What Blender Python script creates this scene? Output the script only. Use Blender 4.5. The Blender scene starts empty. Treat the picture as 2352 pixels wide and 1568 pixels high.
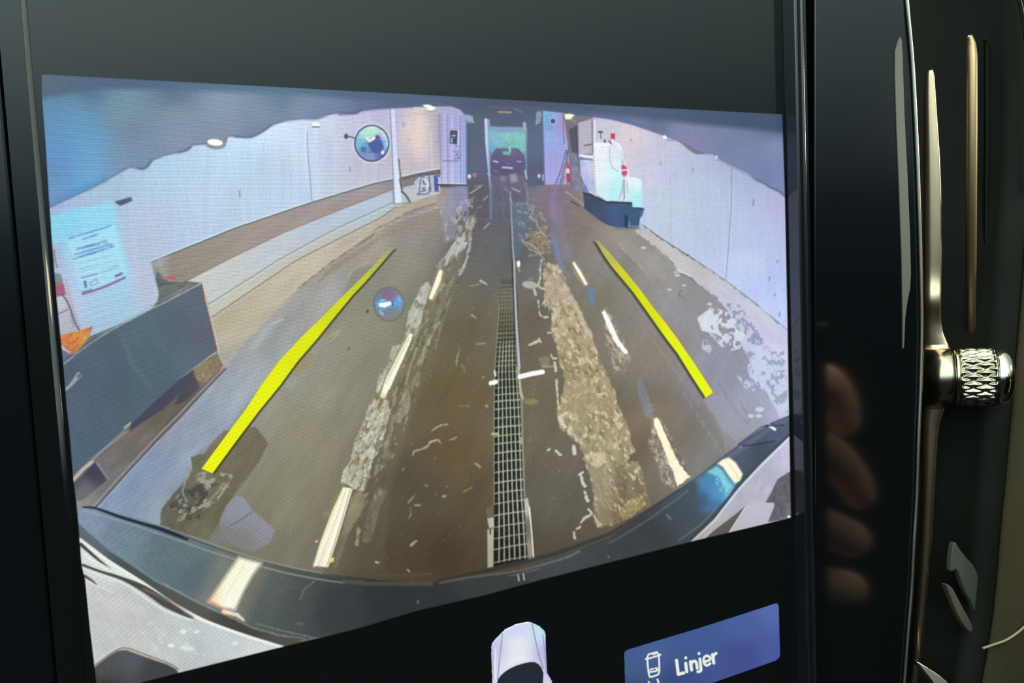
import bpy, bmesh, math, random
import numpy as np
from mathutils import Vector, Matrix

# ------------------------------------------------------------------ camera
scene = bpy.context.scene
COL = scene.collection
F_PX, CX, CY = 2195.0, 1176.0, 784.0
CAM_POS = Vector((-0.015483515, -0.139351025, 1.073108986))
CAM_ROT = Matrix(((0.8501535658880804, 0.08434463680105098, -0.5197354102335926),
                  (-0.5244515215829703, 0.04792497790642958, -0.8500904645989013),
                  (-0.04679226343199688, 0.9952834665237673, 0.08497826396993274)))
cam_data = bpy.data.cameras.new('camera')
cam_data.sensor_width = 36.0
cam_data.lens = 36.0 * F_PX / 2352.0
cam_data.clip_start = 0.005
cam_data.clip_end = 50
cam = bpy.data.objects.new('camera', cam_data)
cam.matrix_world = Matrix.Translation(CAM_POS) @ CAM_ROT.to_4x4()
COL.objects.link(cam)
scene.camera = cam

# ------------------------------------------------------------------ exposure
vs = scene.view_settings
vs.view_transform = 'Standard'
vs.look = 'None'
vs.exposure = 0.0
vs.gamma = 1.0
vs.use_curve_mapping = False

# ------------------------------------------------------------------ world: dim cabin, daylight coming down from the glass roof
world = bpy.data.worlds.new('cabin_light')
scene.world = world
world.use_nodes = True
nt = world.node_tree
nt.nodes.clear()
wo = nt.nodes.new('ShaderNodeOutputWorld')
bg = nt.nodes.new('ShaderNodeBackground')
tc = nt.nodes.new('ShaderNodeTexCoord')
sep = nt.nodes.new('ShaderNodeSeparateXYZ')
mr = nt.nodes.new('ShaderNodeMapRange')
mr.inputs['From Min'].default_value = -1.0
mr.inputs['From Max'].default_value = 1.0
ramp = nt.nodes.new('ShaderNodeValToRGB')
nt.links.new(tc.outputs['Generated'], sep.inputs[0])
nt.links.new(sep.outputs['Z'], mr.inputs['Value'])
nt.links.new(mr.outputs[0], ramp.inputs[0])
WORLD_STOPS = [(0.0, (0.02, 0.02, 0.02)), (0.40, (0.015, 0.017, 0.018)), (0.48, (0.03, 0.04, 0.045)),
               (0.52, (0.12, 0.19, 0.24)), (0.57, (0.80, 1.08, 1.15)), (0.625, (1.75, 2.35, 2.25)), (1.0, (1.95, 2.3, 2.0))]
el = ramp.color_ramp.elements
while len(el) < len(WORLD_STOPS):
    el.new(0.5)
for e, (p, c) in zip(el, WORLD_STOPS):
    e.position = p
    e.color = (*[v / 2.4 for v in c], 1)
# the side of the cabin to the right is darker than the one behind the driver
mx = nt.nodes.new('ShaderNodeMapRange')
mx.inputs['From Min'].default_value = 0.0
mx.inputs['From Max'].default_value = 0.85
mx.inputs['To Min'].default_value = 2.65
mx.inputs['To Max'].default_value = 0.5
nt.links.new(sep.outputs['X'], mx.inputs['Value'])
nt.links.new(ramp.outputs[0], bg.inputs[0])
nt.links.new(mx.outputs[0], bg.inputs[1])
nt.links.new(bg.outputs[0], wo.inputs[0])

# ------------------------------------------------------------------ lamps
def area_lamp(name, loc, target, size, power, color):
    d = bpy.data.lights.new(name, 'AREA')
    d.shape = 'RECTANGLE'
    d.size, d.size_y = size
    d.energy = power
    d.color = color
    o = bpy.data.objects.new(name, d)
    o.location = loc
    o.rotation_euler = (Vector(target) - Vector(loc)).to_track_quat('-Z', 'Y').to_euler()
    COL.objects.link(o)
    return o

area_lamp('roof_lamp', (0.10, -0.55, 1.50), (0.20, 0, 1.05), (0.22, 0.12), 1.5, (1.0, 0.80, 0.52))
area_lamp('edge_glint_light', (0.78, -0.32, 1.19), (0.18, 0, 1.10), (0.08, 0.08), 1.1, (1.0, 0.93, 0.74))  # unseen lamp added to put a glint on the chrome edges
area_lamp('hand_fill_light', (0.34, 0.45, 1.60), (0.30, -0.11, 1.04), (0.30, 0.15), 19.0, (1.0, 0.82, 0.58))  # unseen lamp added to brighten the hand for its mirror image

# ------------------------------------------------------------------ measuring: photo pixel -> point on the dashboard plane (y = 0) or d in front of it
RT = CAM_ROT.transposed()

def ray(px, py):
    return CAM_ROT @ Vector(((px - CX) / F_PX, -(py - CY) / F_PX, -1.0))

def P(px, py, d=0.0):
    r = ray(px, py)
    t = (-d - CAM_POS.y) / r.y
    return CAM_POS + r * t

def project(x, y, z):
    """arrays of world points -> photo pixels"""
    q = np.stack([x - CAM_POS.x, y - CAM_POS.y, z - CAM_POS.z], -1) @ np.array(CAM_ROT)
    return CX + F_PX * q[..., 0] / -q[..., 2], CY - F_PX * q[..., 1] / -q[..., 2]

# ------------------------------------------------------------------ helpers for objects
def tag(o, label=None, cat=None, group=None, kind=None):
    if label: o['label'] = label
    if cat: o['category'] = cat
    if group: o['group'] = group
    if kind: o['kind'] = kind
    return o

def empty(name, loc, label, cat):
    o = bpy.data.objects.new(name, None)
    o.location = loc
    o.empty_display_size = 0.01
    COL.objects.link(o)
    return tag(o, label, cat)

def mesh_obj(name, verts, faces, mat, parent=None, smooth=True, label=None):
    me = bpy.data.meshes.new(name)
    me.from_pydata([tuple(v) for v in verts], [], faces)
    me.update()
    if smooth:
        me.polygons.foreach_set('use_smooth', [True] * len(me.polygons))
    me.materials.append(mat)
    o = bpy.data.objects.new(name, me)
    COL.objects.link(o)
    if parent is not None:
        o.parent = parent
        o.location = -world_loc(parent)
    if label: o['label'] = label
    return o

def world_loc(o):
    v = Vector((0, 0, 0))
    while o is not None:
        v += Vector(o.location)
        o = o.parent
    return v

def bevel(o, w, seg=3):
    m = o.modifiers.new('bevel', 'BEVEL')
    m.width = w
    m.segments = seg
    m.limit_method = 'ANGLE'
    return o

def material(name, base, rough=0.4, metal=0.0, ior=1.5, coat=0.0, bump=None, spec=0.5, vary=0.0):
    m = bpy.data.materials.new(name)
    m.use_nodes = True
    t = m.node_tree
    b = t.nodes['Principled BSDF']
    b.inputs['Base Color'].default_value = (*base, 1)
    b.inputs['Roughness'].default_value = rough
    b.inputs['Metallic'].default_value = metal
    b.inputs['IOR'].default_value = ior
    b.inputs['Specular IOR Level'].default_value = spec
    b.inputs['Coat Weight'].default_value = coat
    b.inputs['Coat Roughness'].default_value = 0.03
    tcn = t.nodes.new('ShaderNodeTexCoord')
    if vary:
        n = t.nodes.new('ShaderNodeTexNoise'); n.inputs['Scale'].default_value = 60
        n.inputs['Detail'].default_value = 5
        t.links.new(tcn.outputs['Object'], n.inputs['Vector'])
        mrr = t.nodes.new('ShaderNodeMapRange')
        mrr.inputs['To Min'].default_value = max(0, rough - vary); mrr.inputs['To Max'].default_value = rough + vary
        t.links.new(n.outputs[0], mrr.inputs['Value']); t.links.new(mrr.outputs[0], b.inputs['Roughness'])
    if bump:
        n = t.nodes.new('ShaderNodeTexNoise'); n.inputs['Scale'].default_value = bump[0]
        n.inputs['Detail'].default_value = 4
        t.links.new(tcn.outputs['Object'], n.inputs['Vector'])
        bn = t.nodes.new('ShaderNodeBump'); bn.inputs['Strength'].default_value = bump[1]
        bn.inputs['Distance'].default_value = bump[2]
        t.links.new(n.outputs[0], bn.inputs['Height']); t.links.new(bn.outputs[0], b.inputs['Normal'])
    return m

M_GLASS = material('display_glass', (0.004, 0.005, 0.006), rough=0.10, ior=1.5)
M_RIM = material('rim_satin_black', (0.008, 0.009, 0.012), rough=0.14, ior=1.8, spec=0.5)
M_PIANO = material('piano_black', (0.003, 0.004, 0.005), rough=0.07, ior=1.62)
M_CHROME = material('satin_chrome', (0.50, 0.44, 0.34), rough=0.20, metal=1.0, vary=0.03)
M_FIN = material('warm_satin_metal', (0.78, 0.58, 0.38), rough=0.24, metal=1.0, vary=0.03)
M_EDGE = material('cream_metal_edge', (1.0, 0.92, 0.74), rough=0.22, metal=1.0)
M_VENT_REFL = material('grey_vent_reflection', (0.055, 0.066, 0.06), rough=0.5)  # grey tone of the reflections shaped inside the vent
M_VENT_REFL_CREAM = material('cream_vent_reflection', (0.09, 0.082, 0.058), rough=0.5)  # cream tone of the reflections shaped inside the vent
M_CHROME_BRIGHT = material('polished_chrome', (0.66, 0.62, 0.50), rough=0.10, metal=1.0)
M_VENT = material('vent_plastic', (0.006, 0.007, 0.005), rough=0.45, vary=0.04, spec=0.12)
M_TRIM_REFL = material('grey_trim_reflection', (0.085, 0.092, 0.076), rough=0.5)  # flat tone imitating a reflection in the gloss trim
M_VENT_GLOSS = material('vent_gloss_plastic', (0.010, 0.011, 0.011), rough=0.12, ior=1.6)
M_BRONZE_REFL_AND_EDGE = material('bronze_reflection_and_edge', (0.40, 0.29, 0.17), rough=0.45, metal=1.0)  # on the vane a painted warm reflection; plain metal on the phone edge
M_DASH = material('olive_dash_skin', (0.040, 0.034, 0.018), rough=0.85, spec=0.2, bump=(900, 0.25, 0.0003))
M_SEAM = material('dash_stitch_thread', (0.30, 0.27, 0.17), rough=0.8)
M_SKIN = material('skin', (0.62, 0.36, 0.22), rough=0.5, bump=(400, 0.2, 0.0004))
M_NAIL = material('finger_nail', (0.75, 0.50, 0.40), rough=0.3)
M_PHONE = material('phone_black', (0.01, 0.01, 0.012), rough=0.25)

# ================================================================== the moving picture on the display
# The display is a flat emitting panel. What it shows is worked out here cell by cell (no image file):
# each depicted thing becomes a flat mesh of its own lying in the panel, coloured by a colour attribute.
X0, Y0, X1, Y1 = 84, -34, 1840, 1640
CW, CH = X1 - X0, Y1 - Y0
img = np.zeros((CH, CW, 3), np.float32)
rid = np.zeros((CH, CW), np.int16)
REGIONS = []            # names, index = id-1
rng = np.random.default_rng(7)

def noise(scale, aspect=1.0, angle=0.0, seed=0, octaves=3, box=None):
    """value noise 0..1 over the window; features about `scale` px wide, `aspect` times longer along `angle` degrees"""
    ys, xs = np.mgrid[box[1]:box[3], box[0]:box[2]].astype(np.float32)
    a = math.radians(angle)
    out = np.zeros(xs.shape, np.float32); amp = 1.0; tot = 0
    for o in range(octaves):
        s = scale / (2 ** o)
        u = (xs * math.cos(a) + ys * math.sin(a)) / (s * aspect) + 531.7
        v = (-xs * math.sin(a) + ys * math.cos(a)) / s + 917.3
        L = np.random.default_rng(seed * 31 + o).random((256, 256)).astype(np.float32)
        iu, iv = np.floor(u).astype(int), np.floor(v).astype(int)
        fu, fv = u - iu, v - iv
        fu, fv = fu * fu * (3 - 2 * fu), fv * fv * (3 - 2 * fv)
        g = lambda i, j: L[j & 255, i & 255]
        out += amp * ((g(iu, iv) * (1 - fu) + g(iu + 1, iv) * fu) * (1 - fv) + (g(iu, iv + 1) * (1 - fu) + g(iu + 1, iv + 1) * fu) * fv)
        tot += amp; amp *= 0.55
    return out / tot

def spline(pts, n=8, closed=False):
    p = np.array(pts, float); N = len(p); out = []
    for i in range(N if closed else N - 1):
        p0 = p[(i - 1) % N] if closed or i > 0 else p[i]
        p1 = p[i]; p2 = p[(i + 1) % N]
        p3 = p[(i + 2) % N] if closed or i + 2 < N else p2
        for k in range(n):
            t = k / n
            out.append(0.5 * (2 * p1 + (p2 - p0) * t + (2 * p0 - 5 * p1 + 4 * p2 - p3) * t * t + (3 * p1 - p0 - 3 * p2 + p3) * t ** 3))
    if not closed: out.append(p[-1])
    return np.array(out)

def clip_box(x0, y0, x1, y1):
    return max(X0, int(x0)), max(Y0, int(y0)), min(X1, int(x1) + 1), min(Y1, int(y1) + 1)

def poly_mask(pts, blur=1.5, rough=0.0, rscale=6, rseed=1):
    p = np.array(pts, np.float32)
    m = blur + rough + 2
    box = clip_box(p[:, 0].min() - m, p[:, 1].min() - m, p[:, 0].max() + m, p[:, 1].max() + m)
    if box[2] <= box[0] or box[3] <= box[1]: return None, None
    ys, xs = np.mgrid[box[1]:box[3], box[0]:box[2]].astype(np.float32)
    xs += 0.5; ys += 0.5
    d2 = np.full(xs.shape, 1e9, np.float32); ins = np.zeros(xs.shape, bool)
    for i in range(len(p)):
        ax, ay = p[i]; bx, by = p[(i + 1) % len(p)]
        ex, ey = bx - ax, by - ay; L = ex * ex + ey * ey
        if L < 1e-9: continue
        t = np.clip(((xs - ax) * ex + (ys - ay) * ey) / L, 0, 1)
        d2 = np.minimum(d2, (xs - ax - t * ex) ** 2 + (ys - ay - t * ey) ** 2)
        if ay != by:
            c = ((ay > ys) != (by > ys)) & (xs < (bx - ax) * (ys - ay) / (by - ay) + ax)
            ins ^= c
    sd = np.sqrt(d2) * np.where(ins, 1, -1)
    if rough: sd = sd + rough * 2 * (noise(rscale, seed=rseed, box=box, octaves=3) - 0.5)
    return box, np.clip(0.5 + sd / max(blur, 0.5), 0, 1)

def line_mask(pts, w, blur=1.2, wob=0, wseed=3):
    """w: width in px, a number or one per point"""
    p = np.array(pts, np.float32); w = np.broadcast_to(np.array(w, np.float32), (len(p),))
    m = w.max() + blur + wob + 2
    box = clip_box(p[:, 0].min() - m, p[:, 1].min() - m, p[:, 0].max() + m, p[:, 1].max() + m)
    if box[2] <= box[0] or box[3] <= box[1]: return None, None
    ys, xs = np.mgrid[box[1]:box[3], box[0]:box[2]].astype(np.float32)
    xs += 0.5; ys += 0.5
    best = np.full(xs.shape, -1e9, np.float32)
    for i in range(len(p) - 1):
        ax, ay = p[i]; ex, ey = p[i + 1] - p[i]; L = ex * ex + ey * ey + 1e-9
        t = np.clip(((xs - ax) * ex + (ys - ay) * ey) / L, 0, 1)
        d = np.sqrt((xs - ax - t * ex) ** 2 + (ys - ay - t * ey) ** 2)
        best = np.maximum(best, (w[i] * (1 - t) + w[i + 1] * t) / 2 - d)
    if wob: best = best + wob * 2 * (noise(5, seed=wseed, box=box) - 0.5)
    return box, np.clip(0.5 + best / blur, 0, 1)

def sl(box):
    return (slice(box[1] - Y0, box[3] - Y0), slice(box[0] - X0, box[2] - X0))

def shade(col, box, soft=60):
    """one colour, or a list of (x, y, (r, g, b)) blended smoothly over the window"""
    if not isinstance(col, list):
        return np.broadcast_to(np.array(col, np.float32), (box[3] - box[1], box[2] - box[0], 3))
    h, w = box[3] - box[1], box[2] - box[0]
    st = 4 if h * w > 40000 else 1
    ys, xs = np.mgrid[box[1]:box[3] + st:st, box[0]:box[2] + st:st].astype(np.float32)
    acc = np.zeros(xs.shape + (3,), np.float32); W = np.zeros(xs.shape, np.float32)
    for x, y, c in col:
        k = 1 / (((xs - x) ** 2 + (ys - y) ** 2) + soft * soft) ** 1.6
        acc += k[..., None] * np.array(c, np.float32); W += k
    acc /= W[..., None]
    if st > 1:
        acc = np.repeat(np.repeat(acc, st, 0), st, 1)
        k = st
        acc = (acc + np.roll(acc, 2, 0) + np.roll(acc, 2, 1) + np.roll(np.roll(acc, 2, 0), 2, 1)) / 4
        acc[:2] = acc[2:3]; acc[:, :2] = acc[:, 2:3]
    return acc[:h, :w]

def region(name):
    if name not in REGIONS: REGIONS.append(name)
    return REGIONS.index(name) + 1

def put(box, mask, col, alpha=1.0, name=None, soft=60, tex=None, cut=0.5):
    """lay a colour over the picture; tex = (amount, scale, aspect, angle, seed); name = which depicted thing these cells belong to"""
    if box is None: return
    s = sl(box)
    c = shade(col, box, soft)
    if tex:
        n = noise(tex[1], tex[2], tex[3], tex[4], box=box)[..., None] - 0.5
        c = c * (1 + tex[0] * 2 * n)
    a = (mask * alpha)[..., None]
    img[s] = img[s] * (1 - a) + c * a
    if name: rid[s][mask > cut] = region(name)

def poly(pts, col, name=None, blur=1.5, alpha=1.0, soft=60, tex=None, rough=0, rscale=6, rseed=1, smooth=0):
    if smooth: pts = spline(pts, smooth, True)
    b, m = poly_mask(pts, blur, rough, rscale, rseed)
    put(b, m, col, alpha, name, soft, tex)

def line(pts, w, col, name=None, blur=1.4, alpha=1.0, wob=0, smooth=0, tex=None, wseed=3):
    if smooth:
        ws = np.broadcast_to(np.array(w, float), (len(pts),)); n0 = len(pts)
        pts = spline(pts, smooth)
        w = np.interp(np.linspace(0, n0 - 1, len(pts)), np.arange(n0), ws)
    b, m = line_mask(pts, w, blur, wob, wseed)
    put(b, m, col, alpha, name, tex=tex)

def oval(cx, cy, rx, ry, col, name=None, ang=0, blur=1.5, alpha=1.0, tex=None, soft=60):
    t = np.linspace(0, 2 * math.pi, 28, endpoint=False); a = math.radians(ang)
    x, y = rx * np.cos(t), ry * np.sin(t)
    poly(np.stack([cx + x * math.cos(a) - y * math.sin(a), cy + x * math.sin(a) + y * math.cos(a)], 1), col, name, blur, alpha, soft, tex)

def speckle(pts, col, density, scale, seed, alpha=0.8, blur=3, aspect=1.0, angle=0, thr=0.62, sharp=0.06):
    """irregular flecks inside an outline"""
    b, m = poly_mask(pts, blur)
    if b is None: return
    n = noise(scale, aspect, angle, seed, box=b, octaves=4)
    k = np.clip((n - (thr - density)) / sharp, 0, 1)
    put(b, m * k, col, alpha)

def flecks(pts, n, size, cols, seed, alpha=0.8, stretch=2.2):
    r = np.random.default_rng(seed); p = np.array(pts, float)
    lo, hi = p.min(0), p.max(0); k = 0
    from_poly = lambda x, y: sum(((p[i][1] > y) != (p[(i + 1) % len(p)][1] > y)) and x < (p[(i + 1) % len(p)][0] - p[i][0]) * (y - p[i][1]) / (p[(i + 1) % len(p)][1] - p[i][1]) + p[i][0] for i in range(len(p))) % 2
    tries = 0
    while k < n and tries < n * 20:
        tries += 1
        x, y = r.uniform(lo, hi)
        if not from_poly(x, y): continue
        s = r.uniform(*size); a = r.uniform(0, math.pi); L = s * r.uniform(0.5, stretch)
        c = cols[r.integers(len(cols))]
        dx, dy = L * math.cos(a), L * math.sin(a) * 0.7
        line([(x - dx, y - dy), (x + r.normal(0, s * .3), y + r.normal(0, s * .3)), (x + dx, y + dy)], [s * .5, s, s * .4], c, alpha=alpha * r.uniform(.3, .9), blur=2, wob=.8, wseed=int(x))
        k += 1

WHITE = (252, 252, 244); CREAM = (255, 250, 222)
# -------- outline of the camera picture on the panel
PIC = [(95, 170), (500, 192), (950, 216), (1300, 236), (1797, 262), (1803, 450), (1809, 740), (1813, 980), (1817, 1189),
       (1590, 1243), (1240, 1332), (1112, 1367), (959, 1402), (819, 1444), (650, 1485), (410, 1545), (224, 1594),
       (219, 1550), (206, 1440), (195, 1331), (187, 1298), (178, 1181), (168, 1099), (159, 989), (153, 938), (144, 828), (128, 668), (118, 540), (112, 453), (104, 326), (95, 211)]
BIG = [(70, 150), (1840, 150), (1840, 1300), (70, 1640)]

# ---- ground of the picture: the wet washing-bay floor
floor_cols = [(300, 1100, (136, 150, 186)), (420, 960, (150, 160, 188)), (560, 800, (156, 158, 166)), (700, 690, (158, 154, 152)), (520, 740, (176, 166, 148)),
              (620, 680, (178, 170, 155)), (850, 560, (158, 148, 138)), (960, 520, (140, 130, 128)), (1000, 470, (170, 152, 150)),
              (740, 880, (140, 136, 128)), (700, 1000, (138, 130, 114)), (640, 1150, (132, 124, 106)), (620, 1250, (120, 114, 100)), (850, 740, (142, 136, 122)),
              (930, 620, (138, 132, 122)), (1050, 640, (108, 98, 88)), (1060, 760, (104, 90, 72)), (1040, 900, (106, 86, 58)), (1040, 1050, (102, 80, 50)), (900, 1230, (84, 72, 58)), (1000, 1260, (80, 62, 48)), (950, 1120, (86, 74, 58)),
              (1090, 1150, (92, 76, 54)), (1060, 540, (92, 90, 92)), (1130, 470, (94, 90, 100)), (1180, 560, (92, 92, 98)), (1220, 760, (104, 92, 80)), (1240, 950, (104, 92, 76)), (1270, 1150, (92, 84, 72)), (1260, 1260, (84, 74, 60)),
              (1380, 700, (118, 110, 96)), (1430, 620, (136, 128, 118)), (1500, 800, (122, 112, 98)), (1500, 930, (104, 94, 80)), (1580, 1000, (110, 102, 92)), (1450, 1000, (96, 82, 66)), (1620, 1060, (122, 118, 116)),
              (1560, 700, (142, 136, 142)), (1640, 850, (146, 144, 156)), (1700, 960, (152, 152, 168)), (1500, 600, (158, 150, 152)), (1420, 540, (150, 138, 128)), (1780, 930, (166, 168, 190)), (1330, 500, (128, 112, 102)), (1290, 460, (130, 110, 130))]
poly(BIG, floor_cols, 'wet_bay_floor', soft=45, tex=(0.05, 40, 3, -60, 3))
b, m = poly_mask(BIG)
put(b, m * 0 + 1, (128, 120, 108), alpha=0.0)
n = noise(14, 5, -62, 5, box=(X0, Y0, X1, Y1)); img *= (1 + 0.07 * (n[..., None] - 0.5))

# ---- dusty concrete on the left, kerb and low wall
kerbB = [(485, 729), (577, 667), (680, 598), (770, 552), (872, 501), (910, 475), (1000, 440)]
poly(kerbB + [(1010, 462), (948, 483), (884, 516), (861, 529), (770, 596), (734, 624), (688, 660), (620, 720), (560, 800), (500, 900), (516, 845), (498, 780)],
     [(540, 750, (182, 168, 146)), (700, 630, (184, 174, 158)), (860, 520, (178, 164, 154)), (960, 465, (172, 154, 142)), (520, 850, (158, 156, 158))], 'dusty_concrete', blur=4, rough=3, tex=(.06, 18, 4, -35, 8))
poly([(516, 846), (560, 790), (650, 700), (760, 640), (800, 640), (790, 690), (700, 770), (640, 830), (560, 935), (514, 989), (491, 1012), (442, 1048), (432, 1094), (412, 1119), (386, 1150), (371, 1170), (368, 1206), (226, 1164), (297, 1082), (412, 962), (465, 905)],
     [(260, 1150, (140, 158, 198)), (330, 1080, (146, 160, 200)), (420, 1000, (156, 164, 192)), (380, 1150, (156, 166, 186)), (500, 880, (150, 156, 172)), (600, 790, (156, 156, 162)), (700, 690, (160, 154, 158)), (470, 940, (148, 158, 184))],
     'dusty_concrete', blur=3, rough=3, rscale=9, soft=40, tex=(.10, 26, 3, -50, 9))
for x, y, a in ((350, 1080, -40), (290, 1120, -45), (430, 980, -50), (330, 1150, -30), (520, 870, -40), (600, 830, -45), (390, 1040, -50)):
    line([(x, y), (x + 40 * math.cos(math.radians(a)), y + 40 * math.sin(math.radians(a)))], 5, (128, 142, 184), alpha=.35, blur=6)
# tide lines of the wet edge
line([(1000, 468), (948, 483), (884, 516), (861, 529), (849, 545), (770, 596), (734, 624), (688, 660)], 3, (122, 112, 100), blur=2, wob=3, alpha=.8, smooth=5)
line([(1005, 476), (950, 494), (884, 520), (800, 566)], 2.5, (186, 182, 186), blur=2, wob=2, alpha=.7, smooth=4)
poly([(740, 632), (770, 604), (850, 556), (930, 512), (1010, 478), (1030, 500), (960, 520), (880, 545), (800, 600), (730, 650)], (140, 130, 120), alpha=.8, blur=5, rough=5)
line([(795, 690), (800, 640), (812, 620), (850, 600)], 2, (168, 182, 182), alpha=.7, smooth=4)
poly([(800, 640), (815, 618), (860, 606), (905, 590), (890, 640), (860, 690), (800, 730), (740, 780), (780, 690)], (132, 128, 122), alpha=.65, blur=8)

# ---- left wall, brown rail, low wall
rail_top = [(348, 602), (412, 576), (457, 558), (501, 540), (540, 524), (577, 512), (650, 487), (716, 465), (782, 445), (859, 422), (902, 413), (958, 400), (1012, 390)]
ceilL = [(90, 488), (113, 476), (174, 448), (218, 428), (259, 405), (297, 384), (312, 386), (326, 388), (338, 383), (348, 369), (381, 356), (412, 349), (432, 344), (442, 334), (473, 331), (493, 338), (515, 330), (524, 313), (552, 315), (577, 315), (604, 302), (624, 288), (655, 278), (693, 273), (729, 273), (749, 265), (770, 260), (815, 260), (828, 255), (859, 251), (897, 248), (948, 246), (1035, 243), (1068, 258)]
wallL = ceilL + [(1072, 300), (1072, 425), (1012, 425), (1012, 390)] + rail_top[::-1][1:] + [(357, 642), (364, 670), (362, 690), (345, 713), (299, 734), (259, 754), (208, 775), (140, 830), (90, 840)]
poly(wallL, [(130, 500, (156, 174, 216)), (250, 430, (160, 184, 214)), (400, 400, (160, 192, 222)), (560, 400, (166, 198, 230)), (700, 350, (178, 198, 222)), (650, 440, (170, 198, 234)), (830, 390, (184, 190, 206)), (780, 290, (190, 200, 218)),
             (890, 270, (180, 188, 214)), (950, 300, (210, 198, 188)), (955, 370, (190, 180, 188)), (1000, 300, (160, 160, 180)), (320, 520, (166, 190, 222)), (330, 640, (178, 186, 220)), (340, 690, (186, 194, 226)), (300, 600, (176, 190, 224)), (170, 720, (180, 192, 226)), (450, 480, (168, 192, 224))],
     'wall_panelling', soft=35, tex=(.035, 10, 9, 88, 12))
line(rail_top, 3.5, (92, 118, 122), blur=2); line([(x, y - 4) for x, y in rail_top], 3, (206, 226, 230), blur=3, alpha=.7)
rail = rail_top + [(1012, 401), (948, 424), (897, 437), (770, 486), (652, 534), (540, 588), (514, 601), (429, 645), (385, 646), (360, 640)]
poly(rail, [(380, 620, (142, 130, 118)), (500, 575, (146, 136, 130)), (600, 530, (150, 138, 136)), (750, 480, (150, 140, 140)), (850, 440, (156, 146, 150)), (950, 408, (120, 112, 116))], 'brown_wall_rail', tex=(.05, 12, 6, -22, 14))
line(rail_top, 1.8, (60, 84, 90), blur=1.8, alpha=.9)
line([(1012, 401), (948, 424), (897, 437), (770, 486), (652, 534), (540, 588), (429, 645)], 2, (150, 96, 84), blur=1.6, alpha=.8)
line([(1008, 393), (1013, 402)], 5, (150, 60, 60), alpha=.8)
low = [(1012, 403), (948, 425), (897, 438), (770, 487), (652, 535), (540, 589), (429, 646), (385, 646), (463, 651), (480, 698), (485, 729)] + kerbB[1:-1] + [(1004, 446)]
poly(low, [(480, 660, (192, 196, 198)), (600, 600, (178, 188, 202)), (760, 520, (172, 186, 208)), (860, 470, (172, 188, 214)), (950, 440, (178, 180, 190)), (560, 680, (186, 186, 184))], 'low_white_wall', tex=(.03, 12, 6, -30, 15))
lineA = [(480, 698), (577, 637), (637, 598), (770, 526), (846, 491), (907, 463)]
poly(lineA + [(910, 475), (872, 501), (770, 552), (680, 598), (577, 667), (485, 729)], [(500, 710, (188, 186, 176)), (700, 575, (180, 182, 178)), (880, 485, (172, 184, 198))], 'low_white_wall')
line(lineA, 2, (116, 122, 138), alpha=.9, blur=1.6); line([(x, y + 4) for x, y in lineA], 3, (204, 208, 204), alpha=.6, blur=2)
line(kerbB[:-1], 2.2, (128, 112, 100), alpha=.95, blur=1.8)
line([(x, y + 5) for x, y in kerbB[:-1]], 3, (196, 186, 170), alpha=.5, blur=3)
# joints and marks on the wall
line([(706, 300), (706, 330), (710, 380), (714, 430), (717, 464)], 2, (118, 136, 168), alpha=.85)
line([(701, 290), (702, 380), (708, 440)], 3, (200, 216, 240), alpha=.5)
line([(870, 370), (871, 420)], 2, (160, 162, 176), alpha=.6)
line([(784, 330), (785, 430)], 14, (196, 196, 206), alpha=.25, blur=10)
for x, y, h in ((550, 445, 12), (803, 389, 6), (926, 285, 7), (940, 321, 4), (170, 485, 3), (197, 502, 4)):
    line([(x, y - h / 2), (x + 1, y + h / 2)], 4, (118, 130, 156), alpha=.75, blur=2.5)
line([(184, 430), (184, 470)], 3, (150, 166, 200), alpha=.35, blur=4)
poly([(262, 463), (301, 452), (305, 461), (276, 473)], (78, 84, 106), 'wall_spotlight', blur=2)
line([(300, 453), (304, 461)], 2, (196, 120, 120), alpha=.5)
poly([(305, 470), (380, 480), (380, 640), (345, 600), (300, 620)], (178, 184, 216), alpha=.5, blur=30)
# rust streaked flyers' panel: blue-lit sign board
poly([(96, 504), (150, 484), (262, 463), (270, 520), (292, 600), (322, 655), (335, 718), (262, 750), (208, 772), (190, 752), (162, 660), (140, 560), (100, 560)],
     [(140, 520, (128, 204, 236)), (230, 500, (138, 208, 242)), (250, 600, (150, 212, 246)), (200, 640, (160, 212, 244)), (290, 690, (152, 206, 240)), (130, 640, (180, 188, 232)), (160, 700, (184, 200, 240)), (330, 700, (180, 200, 240)), (230, 740, (166, 200, 238))], 'lit_notice_board', blur=12, soft=30, alpha=.95)
poly([(150, 548), (262, 514), (290, 634), (186, 678), (170, 600)], (172, 224, 248), blur=8, alpha=.5)
poly([(300, 600), (345, 600), (352, 680), (335, 712), (300, 700)], (184, 190, 226), blur=16, alpha=.6)
def scrib(x0, y0, x1, y1, w, col, seed, gaps=.35, alpha=.8):
    r = np.random.default_rng(seed); n = max(3, int(math.hypot(x1 - x0, y1 - y0) / 6)); a = 0
    while a < n:
        k = r.integers(1, 4); b2 = min(n, a + k)
        p = lambda t: (x0 + (x1 - x0) * t / n, y0 + (y1 - y0) * t / n + r.normal(0, .4))
        line([p(a), p(b2 - .25)], w * r.uniform(.7, 1.1), col, alpha=alpha * r.uniform(.6, 1), blur=1.8)
        a = b2 + (1 if r.random() < gaps * .5 else 0)
TXT = (84, 128, 200)
scrib(158, 548, 256, 518, 4.5, TXT, 1, .1); scrib(190, 549, 226, 538, 5, TXT, 2, .2)
scrib(176, 572, 246, 552, 4.5, TXT, 3); scrib(180, 572, 250, 556, 3, TXT, 33)
scrib(172, 584, 258, 560, 4.5, TXT, 4); scrib(168, 595, 262, 565, 5.5, TXT, 5, .1)
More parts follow.
